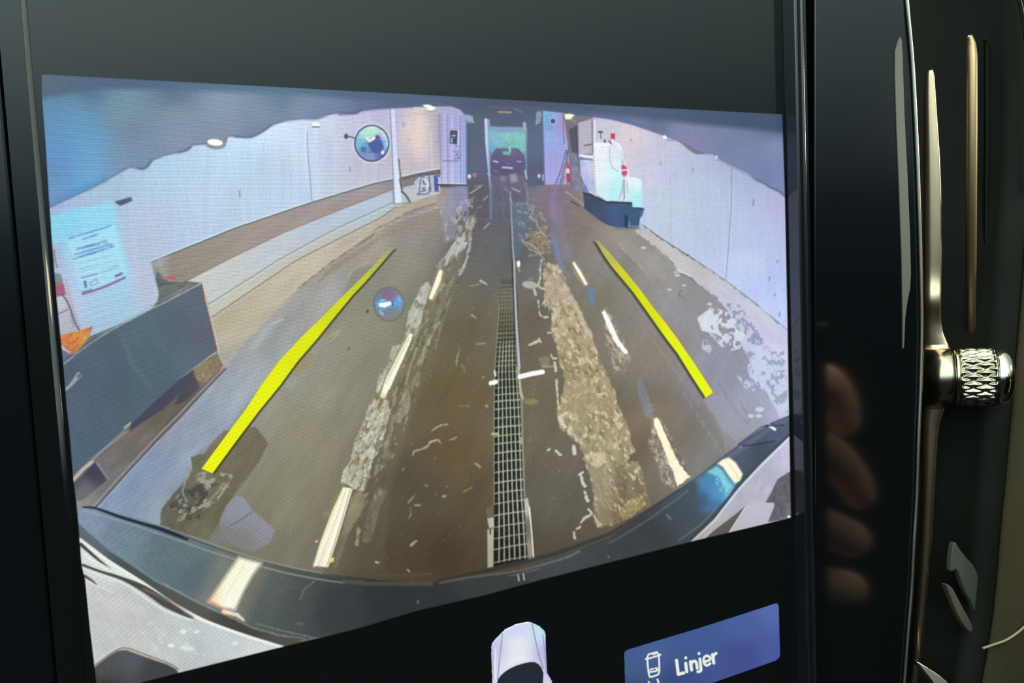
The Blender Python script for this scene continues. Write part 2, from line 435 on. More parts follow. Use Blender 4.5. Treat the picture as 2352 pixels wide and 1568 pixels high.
for k, (a, b2) in enumerate((((176, 606), (268, 582)), ((180, 618), (272, 596)), ((182, 625), (225, 614)), ((230, 618), (276, 608)))):
    scrib(*a, *b2, 3, (124, 176, 222), 10 + k, .3, .6)
scrib(187, 637, 225, 629, 4, TXT, 20, .1); scrib(232, 626, 274, 612, 2.5, (124, 176, 222), 21)
line([(195, 647), (197, 658)], 7, (78, 110, 196), alpha=.8); line([(206, 650), (222, 640), (226, 650), (210, 656), (206, 650)], 3, (128, 150, 214), alpha=.7)
line([(266, 634), (279, 628)], 6, (86, 100, 170), alpha=.8)
line([(190, 675), (236, 660), (287, 637)], 5, (140, 78, 150), alpha=.85, blur=2, smooth=4); line([(188, 671), (210, 665)], 4, (90, 96, 200), alpha=.6)
line([(210, 730), (280, 704)], 3, (196, 222, 250), alpha=.5, blur=3)
# things half cut off at the very left
poly([(120, 560), (132, 590), (150, 650), (166, 700), (184, 756), (140, 775)], (176, 182, 222), blur=3, alpha=.7)
line([(124, 575), (127, 600), (131, 612)], 5, (110, 120, 110), alpha=.7, blur=3)
poly([(125, 626), (140, 630), (146, 655), (124, 650)], (112, 140, 144), 'hose_reel', blur=3)
poly([(122, 648), (146, 652), (152, 676), (128, 682)], (172, 92, 116), 'hose_reel', blur=3)
poly([(126, 682), (146, 680), (158, 712), (170, 752), (176, 764), (138, 774)], [(135, 690, (196, 200, 218)), (150, 740, (184, 190, 206)), (160, 760, (170, 176, 196))], 'hose_reel', blur=2)
line([(141, 675), (152, 688), (162, 710), (172, 740), (182, 758)], 4, (120, 96, 110), 'hose_reel', smooth=4)
line([(152, 640), (158, 670), (168, 706), (184, 752)], 2.5, (206, 150, 160), alpha=.8, smooth=4)
line([(134, 721), (156, 711)], 2.5, (100, 116, 140)); line([(162, 722), (168, 750)], 3, (110, 150, 170), alpha=.7)

# ---- blue-black bin on a pallet
face = [(463, 651), (470, 690), (484, 745), (498, 805), (445, 844), (412, 869), (361, 915), (299, 974), (233, 1033), (208, 1053), (168, 1097), (120, 1100), (110, 860), (146, 836), (208, 787), (310, 729), (381, 693)]
poly([(345, 713), (362, 690), (364, 670), (357, 642), (360, 622), (380, 640), (461, 649), (381, 700), (208, 795), (140, 842), (140, 830), (208, 772), (299, 734)],
     [(380, 660, (98, 100, 104)), (440, 655, (112, 116, 114)), (300, 740, (110, 128, 140)), (200, 800, (98, 90, 110)), (160, 820, (120, 120, 130))], 'storage_bin', blur=2, tex=(.22, 8, 3, -25, 22))
poly(face, [(440, 680, (92, 100, 120)), (470, 780, (92, 94, 114)), (330, 760, (84, 108, 124)), (380, 860, (80, 106, 126)), (280, 830, (86, 104, 130)), (200, 860, (84, 102, 126)), (180, 950, (86, 104, 134)), (260, 960, (80, 104, 122)), (190, 1050, (78, 108, 130)), (240, 1010, (80, 100, 122)), (150, 880, (90, 96, 124))],
     'storage_bin', blur=1.8, tex=(.06, 50, 2, 70, 23))
line([(463, 651), (470, 690), (484, 745), (498, 805)], 2.5, (130, 70, 72), blur=1.8)
line([(468, 652), (475, 690), (489, 745), (503, 805)], 2.5, (214, 196, 184), alpha=.6, blur=2)
line([(146, 836), (208, 787), (259, 756), (310, 729), (345, 710), (381, 693), (461, 651)], 3, (158, 174, 178), 'storage_bin', alpha=.85, wob=1, blur=2)
line([(146, 828), (208, 778), (300, 731), (345, 703), (381, 684), (440, 652)], 2, (150, 160, 160), alpha=.6, wob=1, blur=2)
line([(345, 713), (362, 690), (364, 670), (357, 642), (348, 604)], 2, (110, 170, 160), alpha=.8, smooth=3)
poly([(340, 890), (400, 830), (330, 790), (290, 850), (300, 930)], (76, 112, 128), alpha=.35, blur=40)
line([(281, 770), (300, 830), (340, 880)], 8, (110, 130, 150), alpha=.35, blur=12)
line([(153, 893), (166, 880), (180, 862)], [6, 8, 14], (150, 170, 186), 'storage_bin', smooth=4, wob=1); oval(181, 863, 6, 4, (104, 118, 136), ang=-45)
poly([(380, 640), (395, 630), (405, 640), (392, 648)], (196, 90, 104), 'red_cap', blur=2); line([(372, 638), (384, 640)], 5, (170, 110, 150), alpha=.8)
line([(386, 644), (420, 646)], 3, (180, 184, 160), alpha=.6)
poly([(138, 770), (160, 764), (182, 759), (213, 749), (208, 766), (188, 790), (169, 813), (150, 800), (138, 788)], [(150, 780, (222, 128, 66)), (190, 770, (236, 158, 66)), (170, 800, (216, 120, 60)), (205, 758, (200, 110, 66))], 'orange_funnel', blur=2, tex=(.15, 8, 1, 0, 25), soft=12)
line([(206, 770), (188, 792), (172, 811)], 4, (176, 160, 60), alpha=.8, blur=2)
line([(150, 782), (165, 790), (180, 776)], 3, (170, 80, 50), alpha=.5, blur=3)
poly([(140, 800), (165, 815), (150, 832), (140, 838)], (104, 106, 140), 'storage_bin', alpha=.9, blur=2)
# pallet below
kerbline = [(520, 845), (465, 903), (412, 960), (361, 1011), (297, 1080), (220, 1165)]
poly([(498, 809), (516, 848)] + kerbline[1:] + [(172, 1163), (160, 1100), (208, 1056), (233, 1036), (299, 977), (361, 918), (412, 872), (445, 847)],
     [(300, 1010, (124, 112, 108)), (360, 950, (112, 106, 92)), (430, 890, (104, 94, 92)), (220, 1110, (120, 110, 124)), (200, 1150, (146, 138, 142)), (270, 1080, (120, 112, 116)), (480, 870, (120, 112, 112))], 'wooden_pallet', blur=2, tex=(.10, 16, 3, -42, 27), soft=30)
poly([(361, 915), (412, 869), (445, 850), (440, 875), (380, 935), (299, 990), (299, 974)], (72, 76, 100), 'wooden_pallet', blur=5)
poly([(445, 846), (498, 810), (516, 845), (478, 880), (450, 872)], [(470, 850, (140, 116, 94)), (500, 830, (120, 96, 78)), (455, 850, (156, 140, 112))], 'wooden_pallet', blur=2, tex=(.15, 8, 1, 0, 28))
poly([(440, 850), (452, 872), (458, 892), (420, 925), (400, 930)], (78, 72, 88), 'wooden_pallet', blur=5, alpha=.9)
poly([(218, 1062), (248, 1100), (190, 1148), (172, 1150), (166, 1112)], [(215, 1080, (70, 66, 88)), (190, 1130, (118, 112, 126)), (170, 1110, (90, 84, 100))], 'wooden_pallet', blur=2, soft=12)
line([(166, 1104), (190, 1078), (212, 1059)], 8, (200, 186, 184), 'wooden_pallet', blur=2); line([(160, 1102), (186, 1072), (210, 1054)], 2, (150, 90, 90), alpha=.7)
line([(212, 1057), (245, 1026), (290, 992)], 4, (156, 152, 142), blur=2.5); line([(286, 982), (299, 972)], 5, (170, 176, 168))
line([(222, 1062), (248, 1100)], 5, (146, 140, 146), alpha=.8, blur=3)
line([(x - 4, y - 5) for x, y in kerbline], 5, (164, 158, 158), 'wooden_pallet', alpha=.75, blur=2.5)
line(kerbline, 2.5, (84, 74, 88), blur=2)
line([(x + 4, y + 1) for x, y in kerbline[3:]], 2.5, (176, 186, 220), alpha=.7, blur=2)
line([(505, 850), (420, 935), (380, 975)], 3, (90, 80, 84), alpha=.8, blur=2)

# ---- mirror on the wall and steel post
oval(854, 329, 45, 47, (206, 218, 236), blur=4, alpha=.6)
line([(795, 313), (806, 314), (816, 318)], [3, 3, 3], (82, 88, 100), 'convex_mirror'); oval(795, 313, 5, 6, (72, 84, 96), 'convex_mirror')
oval(854, 329, 40.5, 42.5, (62, 70, 86), 'convex_mirror')
oval(854, 329, 37.5, 39.5, [(835, 305, (168, 222, 214)), (855, 298, (206, 244, 226)), (880, 312, (170, 220, 220)), (822, 330, (110, 190, 210)), (885, 335, (120, 190, 220)), (840, 345, (92, 150, 190)), (860, 340, (74, 108, 166)), (866, 320, (86, 80, 150)), (850, 360, (130, 146, 200)), (875, 355, (84, 106, 180))], 'convex_mirror', soft=6)
poly([(830, 303), (850, 294), (872, 297), (884, 306), (868, 308), (862, 316), (850, 322), (838, 314)], (168, 232, 190), blur=4, alpha=.8)
line([(842, 318), (850, 324), (858, 319), (862, 312)], 5, (236, 244, 250), blur=2); line([(864, 313), (870, 316)], 6, (110, 70, 160), blur=2)
poly([(846, 330), (858, 322), (876, 322), (882, 340), (870, 352), (850, 350)], (66, 92, 160), blur=3); poly([(830, 336), (842, 340), (838, 350), (828, 346)], (60, 110, 170), blur=3)
line([(842, 334), (852, 346), (858, 356)], 2, (130, 190, 220), alpha=.7); oval(879, 350, 4, 4, (232, 244, 250), blur=2)
line([(878, 302), (888, 318), (889, 335)], 4, (180, 236, 250), alpha=.8, smooth=3)
poly([(896, 250), (908, 250), (915, 380), (923, 468), (906, 469), (903, 400)], [(904, 280, (206, 216, 240)), (912, 440, (204, 222, 246))], 'steel_post', tex=(.03, 5, 8, 88, 31))
line([(896, 250), (900, 330), (903, 400), (906, 466)], 2.2, (120, 134, 168), 'steel_post'); line([(908, 252), (915, 380), (922, 440)], 1.5, (150, 160, 190), 'steel_post', alpha=.8)
line([(903, 440), (905, 468)], 5, (110, 134, 180), 'steel_post', alpha=.6)
line([(916, 366), (918, 385), (921, 412)], 3.5, (120, 112, 92), 'steel_post'); line([(923, 440), (932, 448), (942, 464)], 4.5, (90, 92, 70), 'steel_post')
line([(918, 412), (924, 440)], 3, (80, 76, 74), 'steel_post'); line([(908, 469), (942, 465)], 4, (140, 128, 132), alpha=.7)
# wall lamp spot and fixtures
oval(962, 300, 26, 62, (226, 210, 192), blur=40, alpha=.8)
poly([(904, 265), (1008, 255), (1010, 288), (975, 262)], (172, 168, 170), blur=14, alpha=.5)
line([(990, 300), (993, 390)], 3, (206, 206, 206), alpha=.7); line([(1008, 262), (1012, 390)], 2.5, (120, 122, 136), alpha=.7)
oval(1004, 328, 4, 5, (150, 170, 190)); oval(725, 286, 9, 5, (230, 240, 240), 'wall_lamp', blur=2); line([(718, 291), (732, 292)], 3, (96, 100, 104), 'wall_lamp')

# ---- machine beside the doorway
poly([(951, 418), (962, 406), (1010, 400), (1012, 445), (960, 449)], (176, 184, 204), 'floor_machine', blur=2, tex=(.12, 7, 1, 0, 33))
for q in ([(962, 404), (975, 408), (972, 420), (980, 424), (978, 436), (966, 440)], [(958, 446), (984, 444), (985, 430)], [(966, 412), (962, 446)], [(985, 404), (990, 440)]):
    line(q, 2.2, (60, 70, 88), alpha=.85, smooth=3)
line([(974, 410), (982, 420), (980, 434)], 3, (226, 230, 230)); oval(973, 434, 4, 4, (150, 110, 120))
poly([(996, 404), (1006, 408), (1008, 440), (998, 440)], (74, 84, 168), 'floor_machine', blur=2); line([(1000, 404), (1010, 404)], 3, (70, 60, 100))
line([(925, 412), (958, 402), (1008, 398)], 4, (92, 84, 88), alpha=.8)

# ---- far end: gate walls, tunnel mouth, car
poly([(1010, 243), (1072, 256), (1074, 424), (1004, 426), (1012, 400)], [(1030, 260, (166, 168, 206)), (1030, 330, (168, 168, 214)), (1060, 400, (160, 176, 222)), (1020, 410, (190, 188, 214))], 'gate_wall_left', tex=(.05, 3, 30, 90, 35))
for x, c, w in ((1013, (110, 110, 130), 1.5), (1021, (190, 190, 230), 1.5), (1028, (100, 100, 150), 1.5), (1038, (200, 208, 240), 2), (1046, (140, 150, 200), 1.5), (1057, (90, 100, 150), 1.8), (1064, (120, 170, 230), 4), (1070, (76, 120, 190), 2.5)):
    line([(x, 262 + (x - 1013) * .1), (x + 1, 422)], w, c, alpha=.75)
poly([(1034, 299), (1051, 300), (1050, 331), (1033, 329)], (66, 68, 90), 'control_box'); line([(1037, 312), (1046, 311)], 2, (220, 224, 240)); line([(1037, 318), (1038, 326)], 3, (170, 220, 236)); line([(1043, 304), (1043, 318)], 2, (130, 140, 160))
line([(1053, 300), (1052, 336)], 3, (206, 214, 240)); line([(1046, 334), (1056, 336)], 3, (150, 90, 120), alpha=.6)
line([(1040, 348), (1058, 349), (1056, 364), (1042, 364)], 2, (110, 116, 160)); line([(1046, 358), (1050, 352), (1053, 362)], 2, (96, 110, 180)); line([(1018, 369), (1052, 370)], 2.5, (116, 96, 160), alpha=.8)
line([(1004, 424), (1072, 426)], 4, (58, 56, 76)); line([(1012, 428), (1048, 428)], 4, (96, 74, 78)); line([(1006, 421), (1070, 421)], 2, (220, 224, 240), alpha=.7)
# tunnel interior
poly([(1052, 244), (1250, 250), (1252, 424), (1210, 430), (1200, 500), (1080, 500), (1072, 424), (1072, 270)],
     [(1090, 380, (82, 90, 116)), (1090, 300, (78, 88, 108)), (1160, 255, (76, 86, 108)), (1160, 280, (70, 84, 104)), (1230, 330, (84, 98, 124)), (1230, 400, (80, 84, 110)), (1100, 440, (84, 78, 82)), (1220, 450, (88, 84, 92))], 'wash_tunnel', blur=3, soft=15)
poly([(1068, 262), (1085, 266), (1089, 281), (1072, 279)], (150, 170, 184), 'wash_tunnel', blur=2); line([(1072, 281), (1090, 282)], 2, (120, 150, 130))
line([(1145, 257), (1173, 258)], 4, (170, 172, 110), alpha=.9); oval(1170, 245, 4, 3, (40, 40, 130), alpha=.9); oval(1171, 245, 1.6, 1.6, (230, 230, 250))
line([(1180, 250), (1200, 258)], 2, (150, 156, 170), alpha=.6)
poly([(1232, 256), (1244, 256), (1243, 280), (1230, 288)], (136, 148, 166), 'wash_tunnel', blur=2, tex=(.3, 4, 1, 0, 36))
# far doorway
poly([(1115, 272), (1124, 274), (1126, 288), (1200, 292), (1201, 280), (1208, 281), (1211, 300), (1209, 400), (1206, 440), (1128, 440), (1120, 380), (1116, 300)], [(1160, 297, (124, 158, 196)), (1140, 330, (110, 190, 196)), (1170, 320, (122, 200, 176)), (1170, 350, (100, 140, 150)), (1140, 360, (90, 120, 150)), (1160, 400, (88, 70, 96))], 'far_doorway', soft=10, blur=2)
poly([(1124, 303), (1208, 305), (1207, 350), (1125, 350)], [(1140, 320, (122, 196, 200)), (1170, 312, (136, 210, 176)), (1190, 320, (120, 204, 184)), (1165, 335, (104, 184, 172)), (1130, 345, (104, 170, 200))], 'far_doorway', soft=10, tex=(.08, 5, 1, 0, 37), blur=2.5)
line([(1116, 275), (1118, 330), (1122, 380), (1126, 430)], [7, 7, 5, 4], [(1116, 280, (206, 214, 228)), (1118, 340, (196, 222, 238)), (1126, 420, (120, 150, 190))]); line([(1204, 283), (1206, 300)], 6, (160, 176, 196))
line([(1125, 289), (1200, 291)], 3, (84, 100, 130)); line([(1208, 300), (1209, 400)], 3, (110, 150, 176), alpha=.8)
# car standing in the far doorway
poly([(1140, 340), (1190, 340), (1203, 356), (1207, 372), (1206, 404), (1128, 402), (1127, 370), (1130, 354)], [(1165, 345, (96, 112, 120)), (1160, 362, (92, 74, 108)), (1140, 385, (84, 72, 104)), (1190, 385, (88, 76, 116)), (1165, 398, (74, 68, 100))], 'dark_red_car', soft=8, blur=2.5)
poly([(1154, 348), (1173, 348), (1172, 356), (1156, 355)], (96, 188, 190), blur=2); line([(1170, 338), (1172, 346)], 4, (190, 220, 200))
line([(1134, 370), (1143, 372)], 4, (170, 200, 230)); line([(1188, 371), (1197, 371)], 4, (140, 140, 214)); line([(1130, 364), (1200, 362)], 2, (116, 70, 120), alpha=.7)
line([(1155, 384), (1176, 386)], 5, (176, 190, 232)); line([(1150, 381), (1180, 382)], 2, (120, 60, 90), alpha=.7); line([(1164, 374), (1172, 376)], 3, (140, 120, 170), alpha=.7)
line([(1134, 392), (1142, 393)], 2, (180, 190, 210), alpha=.6)
# reflections of the doorway in the wet floor
poly([(1128, 402), (1206, 402), (1210, 500), (1122, 500)], [(1160, 410, (112, 100, 126)), (1160, 480, (90, 88, 98)), (1140, 440, (92, 80, 104)), (1200, 450, (96, 92, 108))], 'tunnel_floor', blur=6, alpha=.8, tex=(.15, 5, 3, 90, 38))
poly([(1170, 400), (1185, 398), (1190, 416), (1174, 420)], (170, 156, 166), blur=5, alpha=.8); poly([(1148, 404), (1162, 404), (1160, 418), (1150, 416)], (140, 128, 150), blur=5, alpha=.7)
line([(1126, 420), (1128, 500)], 5, (120, 146, 186), alpha=.6, blur=4); line([(1208, 420), (1212, 460)], 5, (130, 150, 160), alpha=.5, blur=4)
poly([(1176, 470), (1216, 460), (1222, 520), (1190, 590), (1178, 590)], (94, 112, 140), blur=10, alpha=.55)
line([(1158, 432), (1166, 438)], 4, (110, 140, 190), alpha=.8); line([(1176, 432), (1194, 440)], 3, (190, 190, 200), alpha=.8); line([(1172, 456), (1180, 470)], 5, (120, 140, 200), alpha=.5)
oval(1078, 405, 4, 5, (236, 222, 220), 'tunnel_lights', blur=2); oval(1090, 402, 5, 5, (196, 100, 124), 'tunnel_lights', blur=2)
oval(1238, 404, 3.5, 5, (214, 206, 214), 'tunnel_lights', blur=2); line([(1247, 402), (1248, 414)], 4, (140, 200, 236), 'tunnel_lights')
line([(1206, 392), (1210, 410)], 4, (214, 204, 214), alpha=.8); line([(1120, 398), (1126, 402)], 3, (190, 200, 220), alpha=.7)
line([(1080, 444), (1104, 428)], 3, (190, 184, 190), alpha=.8); line([(1090, 428), (1110, 424)], 2.5, (160, 150, 160), alpha=.6)
for q in ([(1110, 460), (1120, 450)], [(1095, 478), (1106, 474)], [(1112, 525), (1124, 512)], [(1088, 492), (1094, 486)]): line(q, 3.5, (176, 168, 150), alpha=.7)
# left reflection of the gate wall
poly([(1035, 428), (1074, 428), (1076, 500), (1060, 540), (1020, 560), (1015, 500), (1030, 450)], [(1050, 440, (130, 140, 196)), (1050, 500, (150, 140, 160)), (1030, 540, (140, 130, 140))], alpha=.75, blur=8, tex=(.10, 5, 4, 90, 40))
poly([(1100, 455), (1076, 500), (1074, 540), (1110, 520), (1125, 470)], (88, 80, 82), alpha=.5, blur=8)
# right gate wall
poly([(1246, 254), (1294, 260), (1300, 300), (1306, 350), (1308, 424), (1252, 424), (1248, 300)], [(1252, 270, (120, 186, 232)), (1262, 320, (140, 176, 226)), (1280, 350, (160, 160, 222)), (1290, 290, (160, 150, 200)), (1270, 410, (166, 164, 226)), (1300, 400, (166, 160, 190))], 'gate_wall_right', soft=10, tex=(.04, 3, 30, 90, 41))
for x in (1253, 1257, 1261, 1266): line([(x, 262), (x + 1, 300)], 1.4, (84, 130, 190), alpha=.7)
line([(1246, 256), (1250, 420)], 2.5, (90, 110, 140), alpha=.8); line([(1293, 262), (1296, 330)], 2.5, (120, 90, 120), alpha=.7)
oval(1270, 278, 8, 8, (170, 190, 236), alpha=.8); oval(1270, 278, 5.5, 5.5, (76, 76, 110), 'round_loudspeaker')
for q in ([(1300, 345), (1292, 380), (1276, 424)], [(1306, 344), (1298, 380), (1286, 424)], [(1302, 346), (1304, 424)], [(1296, 405), (1290, 424)]): line(q, 2.4, (84, 96, 116), 'step_ladder', alpha=.9)
for y in range(356, 420, 9): line([(1298 - (y - 345) * .24, y), (1303 - (y - 345) * .18, y + 1)], 1.6, (120, 130, 156), 'step_ladder', alpha=.8)
line([(1304, 380), (1305, 388)], 8, (206, 66, 96), 'fire_extinguisher'); line([(1304, 390), (1305, 400)], 7, (226, 214, 226), 'fire_extinguisher'); line([(1305, 402), (1306, 414)], 9, (200, 50, 90), 'fire_extinguisher')
poly([(1306, 296), (1324, 289), (1326, 351), (1313, 350)], (78, 84, 100), 'dark_side_door'); line([(1324, 289), (1328, 400), (1331, 430)], 2.2, (52, 54, 72), alpha=.9)
poly([(1311, 352), (1326, 352), (1332, 440), (1316, 436)], (120, 126, 156), 'dark_side_door', tex=(.15, 6, 2, 90, 43))
poly([(1328, 282), (1362, 272), (1364, 352), (1330, 356)], (182, 172, 186), 'wall_panelling', tex=(.04, 6, 6, 90, 44)); line([(1300, 266), (1322, 280)], 4, (150, 160, 150), alpha=.6)
line([(1359, 275), (1361, 350)], 2, (130, 122, 140)); line([(1342, 334), (1362, 331), (1362, 350)], 2.5, (92, 84, 92))
# pump shelf left of tank
poly([(1331, 356), (1364, 356), (1372, 452), (1345, 450), (1334, 400)], [(1340, 380, (176, 186, 226)), (1360, 380, (200, 200, 214)), (1350, 430, (170, 180, 220)), (1366, 440, (196, 190, 206))], 'pump_unit', tex=(.10, 8, 2, 90, 45), soft=8)
line([(1332, 357), (1364, 361)], 6, (232, 228, 232), 'pump_unit'); line([(1332, 364), (1364, 367)], 3, (104, 104, 116)); oval(1335, 364, 4, 4, (110, 120, 160)); line([(1331, 400), (1340, 420), (1352, 446)], 3, (96, 104, 116), alpha=.8)
line([(1330, 396), (1337, 462)], 4, (150, 140, 110), alpha=.7); poly([(1338, 428), (1348, 426), (1348, 442), (1340, 444)], (98, 120, 200), alpha=.8)
line([(1300, 440), (1320, 455), (1340, 470)], 4, (190, 182, 156), alpha=.8); line([(1312, 462), (1330, 472)], 4, (84, 66, 56), alpha=.8); line([(1303, 446), (1330, 466)], 2, (110, 96, 80))
poly([(1290, 424), (1310, 424), (1340, 466), (1342, 482), (1300, 446)], (138, 120, 116), alpha=.5, blur=6)

# ---- right wall
ceilR = [(1294, 259), (1319, 266), (1362, 269), (1403, 274), (1454, 287), (1495, 301), (1523, 311), (1554, 323), (1570, 328), (1584, 342), (1597, 349), (1612, 352), (1638, 354), (1648, 362), (1684, 381), (1720, 399), (1737, 415), (1755, 421), (1765, 430), (1773, 434), (1788, 440), (1804, 452), (1830, 470)]
wallbot = [(1830, 778), (1804, 756), (1738, 700), (1664, 644), (1582, 590), (1521, 551), (1470, 515)]
poly(ceilR[2:] + wallbot + [(1440, 500), (1362, 400)],
     [(1400, 290, (196, 190, 206)), (1440, 310, (222, 204, 202)), (1430, 350, (212, 194, 204)), (1500, 350, (198, 192, 218)), (1470, 420, (200, 200, 220)), (1520, 470, (188, 196, 222)), (1560, 400, (188, 190, 222)), (1620, 450, (182, 190, 226)), (1600, 550, (184, 192, 226)), (1700, 480, (184, 190, 232)), (1780, 520, (186, 188, 236)), (1760, 640, (176, 190, 236)), (1700, 620, (180, 194, 236)), (1640, 380, (186, 186, 222)), (1790, 720, (186, 196, 240)), (1796, 480, (196, 184, 232))],
     'wall_panelling', soft=30, tex=(.025, 8, 10, 88, 47))
line(wallbot, 7, (142, 142, 156), blur=2); line([(x + 2, y - 4) for x, y in wallbot], 2, (206, 214, 240), alpha=.7)
line([(1475, 516), (1521, 549), (1582, 588), (1640, 626)], 3.5, (110, 106, 110), alpha=.7); oval(1580, 588, 5, 4, (96, 96, 110), ang=30)
line([(1681, 384), (1680, 470), (1674, 560), (1667, 642)], 2.2, (140, 148, 184), alpha=.9); line([(1684, 384), (1683, 470), (1677, 560)], 2, (206, 212, 244), alpha=.5)
line([(1539, 340), (1541, 560)], 2.5, (168, 172, 200), alpha=.45, blur=3); line([(1586, 360), (1588, 430)], 3, (170, 172, 206), alpha=.35, blur=4)
for x, y, h in ((1518, 375, 4), (1593, 390, 4), (1731, 465, 14), (1768, 640, 8), (1780, 677, 4), (1791, 721, 9), (1786, 600, 4), (1450, 322, 3)): line([(x, y - h / 2), (x - 1, y + h / 2)], 3.5, (128, 130, 160), alpha=.7, blur=2)
# light concrete strip along the right wall
strip = wallbot[::-1] + [(1830, 1000), (1800, 980), (1760, 900), (1735, 850), (1700, 790), (1672, 713), (1646, 683), (1610, 657), (1585, 634), (1559, 622), (1536, 591), (1508, 569), (1459, 531)]
poly(strip, [(1520, 575, (196, 184, 186)), (1600, 630, (190, 182, 192)), (1680, 690, (186, 184, 204)), (1740, 760, (192, 186, 208)), (1800, 820, (200, 190, 216)), (1790, 900, (188, 192, 214)), (1740, 860, (176, 182, 204)), (1800, 960, (184, 188, 210))], 'light_concrete_strip', blur=3, rough=5, rscale=9, tex=(.05, 14, 3, 38, 49), soft=30)
line([(1536, 588), (1552, 612), (1559, 622), (1572, 628), (1585, 634)], 3, (216, 212, 214), blur=2, wob=2); line([(1565, 628), (1585, 637), (1600, 650)], 2.5, (104, 102, 112), alpha=.8, wob=1)
line([(1465, 540), (1500, 575), (1530, 600)], 3, (126, 122, 130), alpha=.5, wob=2, blur=4); line([(1540, 596), (1555, 617)], 2, (100, 98, 108), alpha=.7)
PATCH = (196, 202, 214)
poly([(1601, 729), (1632, 706), (1640, 720), (1652, 750), (1636, 745), (1628, 762), (1612, 760)], PATCH, 'light_concrete_strip', blur=2, rough=3)
speckle([(1610, 740), (1640, 705), (1680, 720), (1712, 770), (1700, 800), (1670, 808), (1640, 780)], (200, 206, 214), .16, 10, 51, alpha=.95)
speckle([(1640, 690), (1700, 700), (1760, 790), (1720, 790), (1670, 730)], (126, 136, 164), .08, 9, 52, alpha=.8)
poly([(1725, 790), (1760, 800), (1800, 840), (1812, 930), (1800, 945), (1760, 900), (1722, 870), (1718, 840), (1730, 820)], (192, 196, 212), blur=4, rough=8, rscale=12)
speckle([(1715, 780), (1800, 800), (1812, 950), (1760, 910), (1700, 860)], (138, 142, 162), .07, 11, 53, alpha=.7)
speckle([(1690, 860), (1730, 880), (1740, 910), (1710, 890)], (190, 196, 212), .2, 8, 54, alpha=.8)
speckle([(1615, 775), (1640, 790), (1630, 812), (1612, 800)], (190, 194, 206), .18, 7, 55, alpha=.8)
for x, y, r in ((1556, 632, 4), (1571, 655, 3), (1552, 625, 3), (1478, 569, 4), (1538, 665, 3), (1630, 698, 4), (1745, 940, 7), (1725, 955, 5), (1743, 955, 5), (1778, 815, 3)): oval(x, y, r * 1.5, r * .8, (202, 206, 216), alpha=.8, blur=2)
line([(1558, 682), (1560, 672), (1566, 668)], 2, (104, 98, 104), smooth=3); line([(1562, 676), (1575, 690)], 1.8, (112, 106, 112), alpha=.7)
for q in ([(1665, 905), (1690, 940), (1720, 975)], [(1664, 905), (1680, 935), (1712, 972)], [(1700, 920), (1712, 945), (1722, 965)], [(1650, 880), (1668, 905)]): line(q, 2, (112, 112, 124), alpha=.6, wob=1)
poly([(1616, 917), (1640, 905), (1670, 910), (1700, 950), (1722, 985), (1690, 1010), (1660, 990), (1640, 950), (1622, 938)], (148, 146, 158), blur=6, alpha=.7)
for k in range(14):
    x, y = 1500 + k * 14, 780 + k * 19
    line([(x, y), (x + 10, y + 18)], 2.4, (154, 148, 148), alpha=.35, blur=2.5)
for q in ([(1396, 560), (1440, 640), (1500, 730)], [(1420, 560), (1480, 640)], [(1440, 560), (1500, 620), (1530, 680)], [(1470, 600), (1520, 660)], [(1380, 600), (1420, 680), (1450, 720)]):
    line(q, 4, (134, 122, 112), alpha=.35, blur=5)
poly([(1310, 480), (1345, 490), (1500, 590), (1540, 640), (1500, 640), (1420, 560), (1330, 510)], [(1330, 500, (140, 122, 104)), (1450, 570, (162, 152, 148))], blur=10, alpha=.5)
line([(1420, 560), (1450, 590), (1480, 620)], 2, (190, 180, 170), alpha=.5, wob=2)

# ---- tanks on their black tub
poly([(1363, 276), (1367, 276), (1368, 330), (1363, 330)], (220, 226, 236), 'feed_pipe'); line([(1362, 277), (1362, 330)], 1.6, (124, 120, 150), 'feed_pipe')
line([(1378, 306), (1378, 328)], 4, (206, 216, 226), 'feed_pipe'); line([(1375, 303), (1383, 303)], 4, (64, 84, 72)); line([(1379, 304), (1380, 318)], 2, (70, 90, 80)); line([(1389, 322), (1390, 328)], 4, (72, 84, 92))
tub = [(1340, 442), (1352, 444), (1370, 452), (1393, 462), (1452, 464), (1453, 474), (1480, 478), (1476, 494), (1470, 500), (1467, 523), (1418, 522), (1400, 518), (1380, 508), (1342, 478)]
poly(tub, [(1355, 465, (62, 72, 98)), (1380, 490, (66, 76, 104)), (1410, 490, (62, 88, 130)), (1440, 500, (58, 84, 124)), (1465, 490, (60, 88, 124))], 'black_tub', soft=10, tex=(.06, 8, 1, 0, 57))
line([(1340, 443), (1356, 446), (1372, 455), (1394, 464), (1452, 466)], 3.5, (38, 54, 66), 'black_tub'); line([(1453, 476), (1479, 480)], 2.5, (40, 60, 72), 'black_tub')
line([(1438, 497), (1439, 520)], 7, (38, 58, 72), 'black_tub'); line([(1444, 518), (1466, 520)], 2, (150, 190, 220), alpha=.7); line([(1444, 520), (1446, 508)], 1.6, (180, 200, 230), alpha=.7); line([(1475, 485), (1472, 500)], 2, (96, 130, 160))
line([(1412, 521), (1420, 526), (1470, 524)], 4, (110, 106, 120), alpha=.6, blur=3)
poly([(1363, 330), (1370, 326), (1420, 330), (1428, 340), (1431, 400), (1428, 440), (1420, 461), (1393, 462), (1380, 454), (1368, 446), (1365, 400)],
     [(1385, 345, (232, 234, 238)), (1410, 350, (216, 224, 230)), (1372, 400, (232, 232, 236)), (1400, 400, (214, 238, 242)), (1410, 440, (176, 232, 240)), (1385, 440, (206, 228, 232)), (1422, 420, (184, 236, 240))], 'tall_white_tank', soft=8)
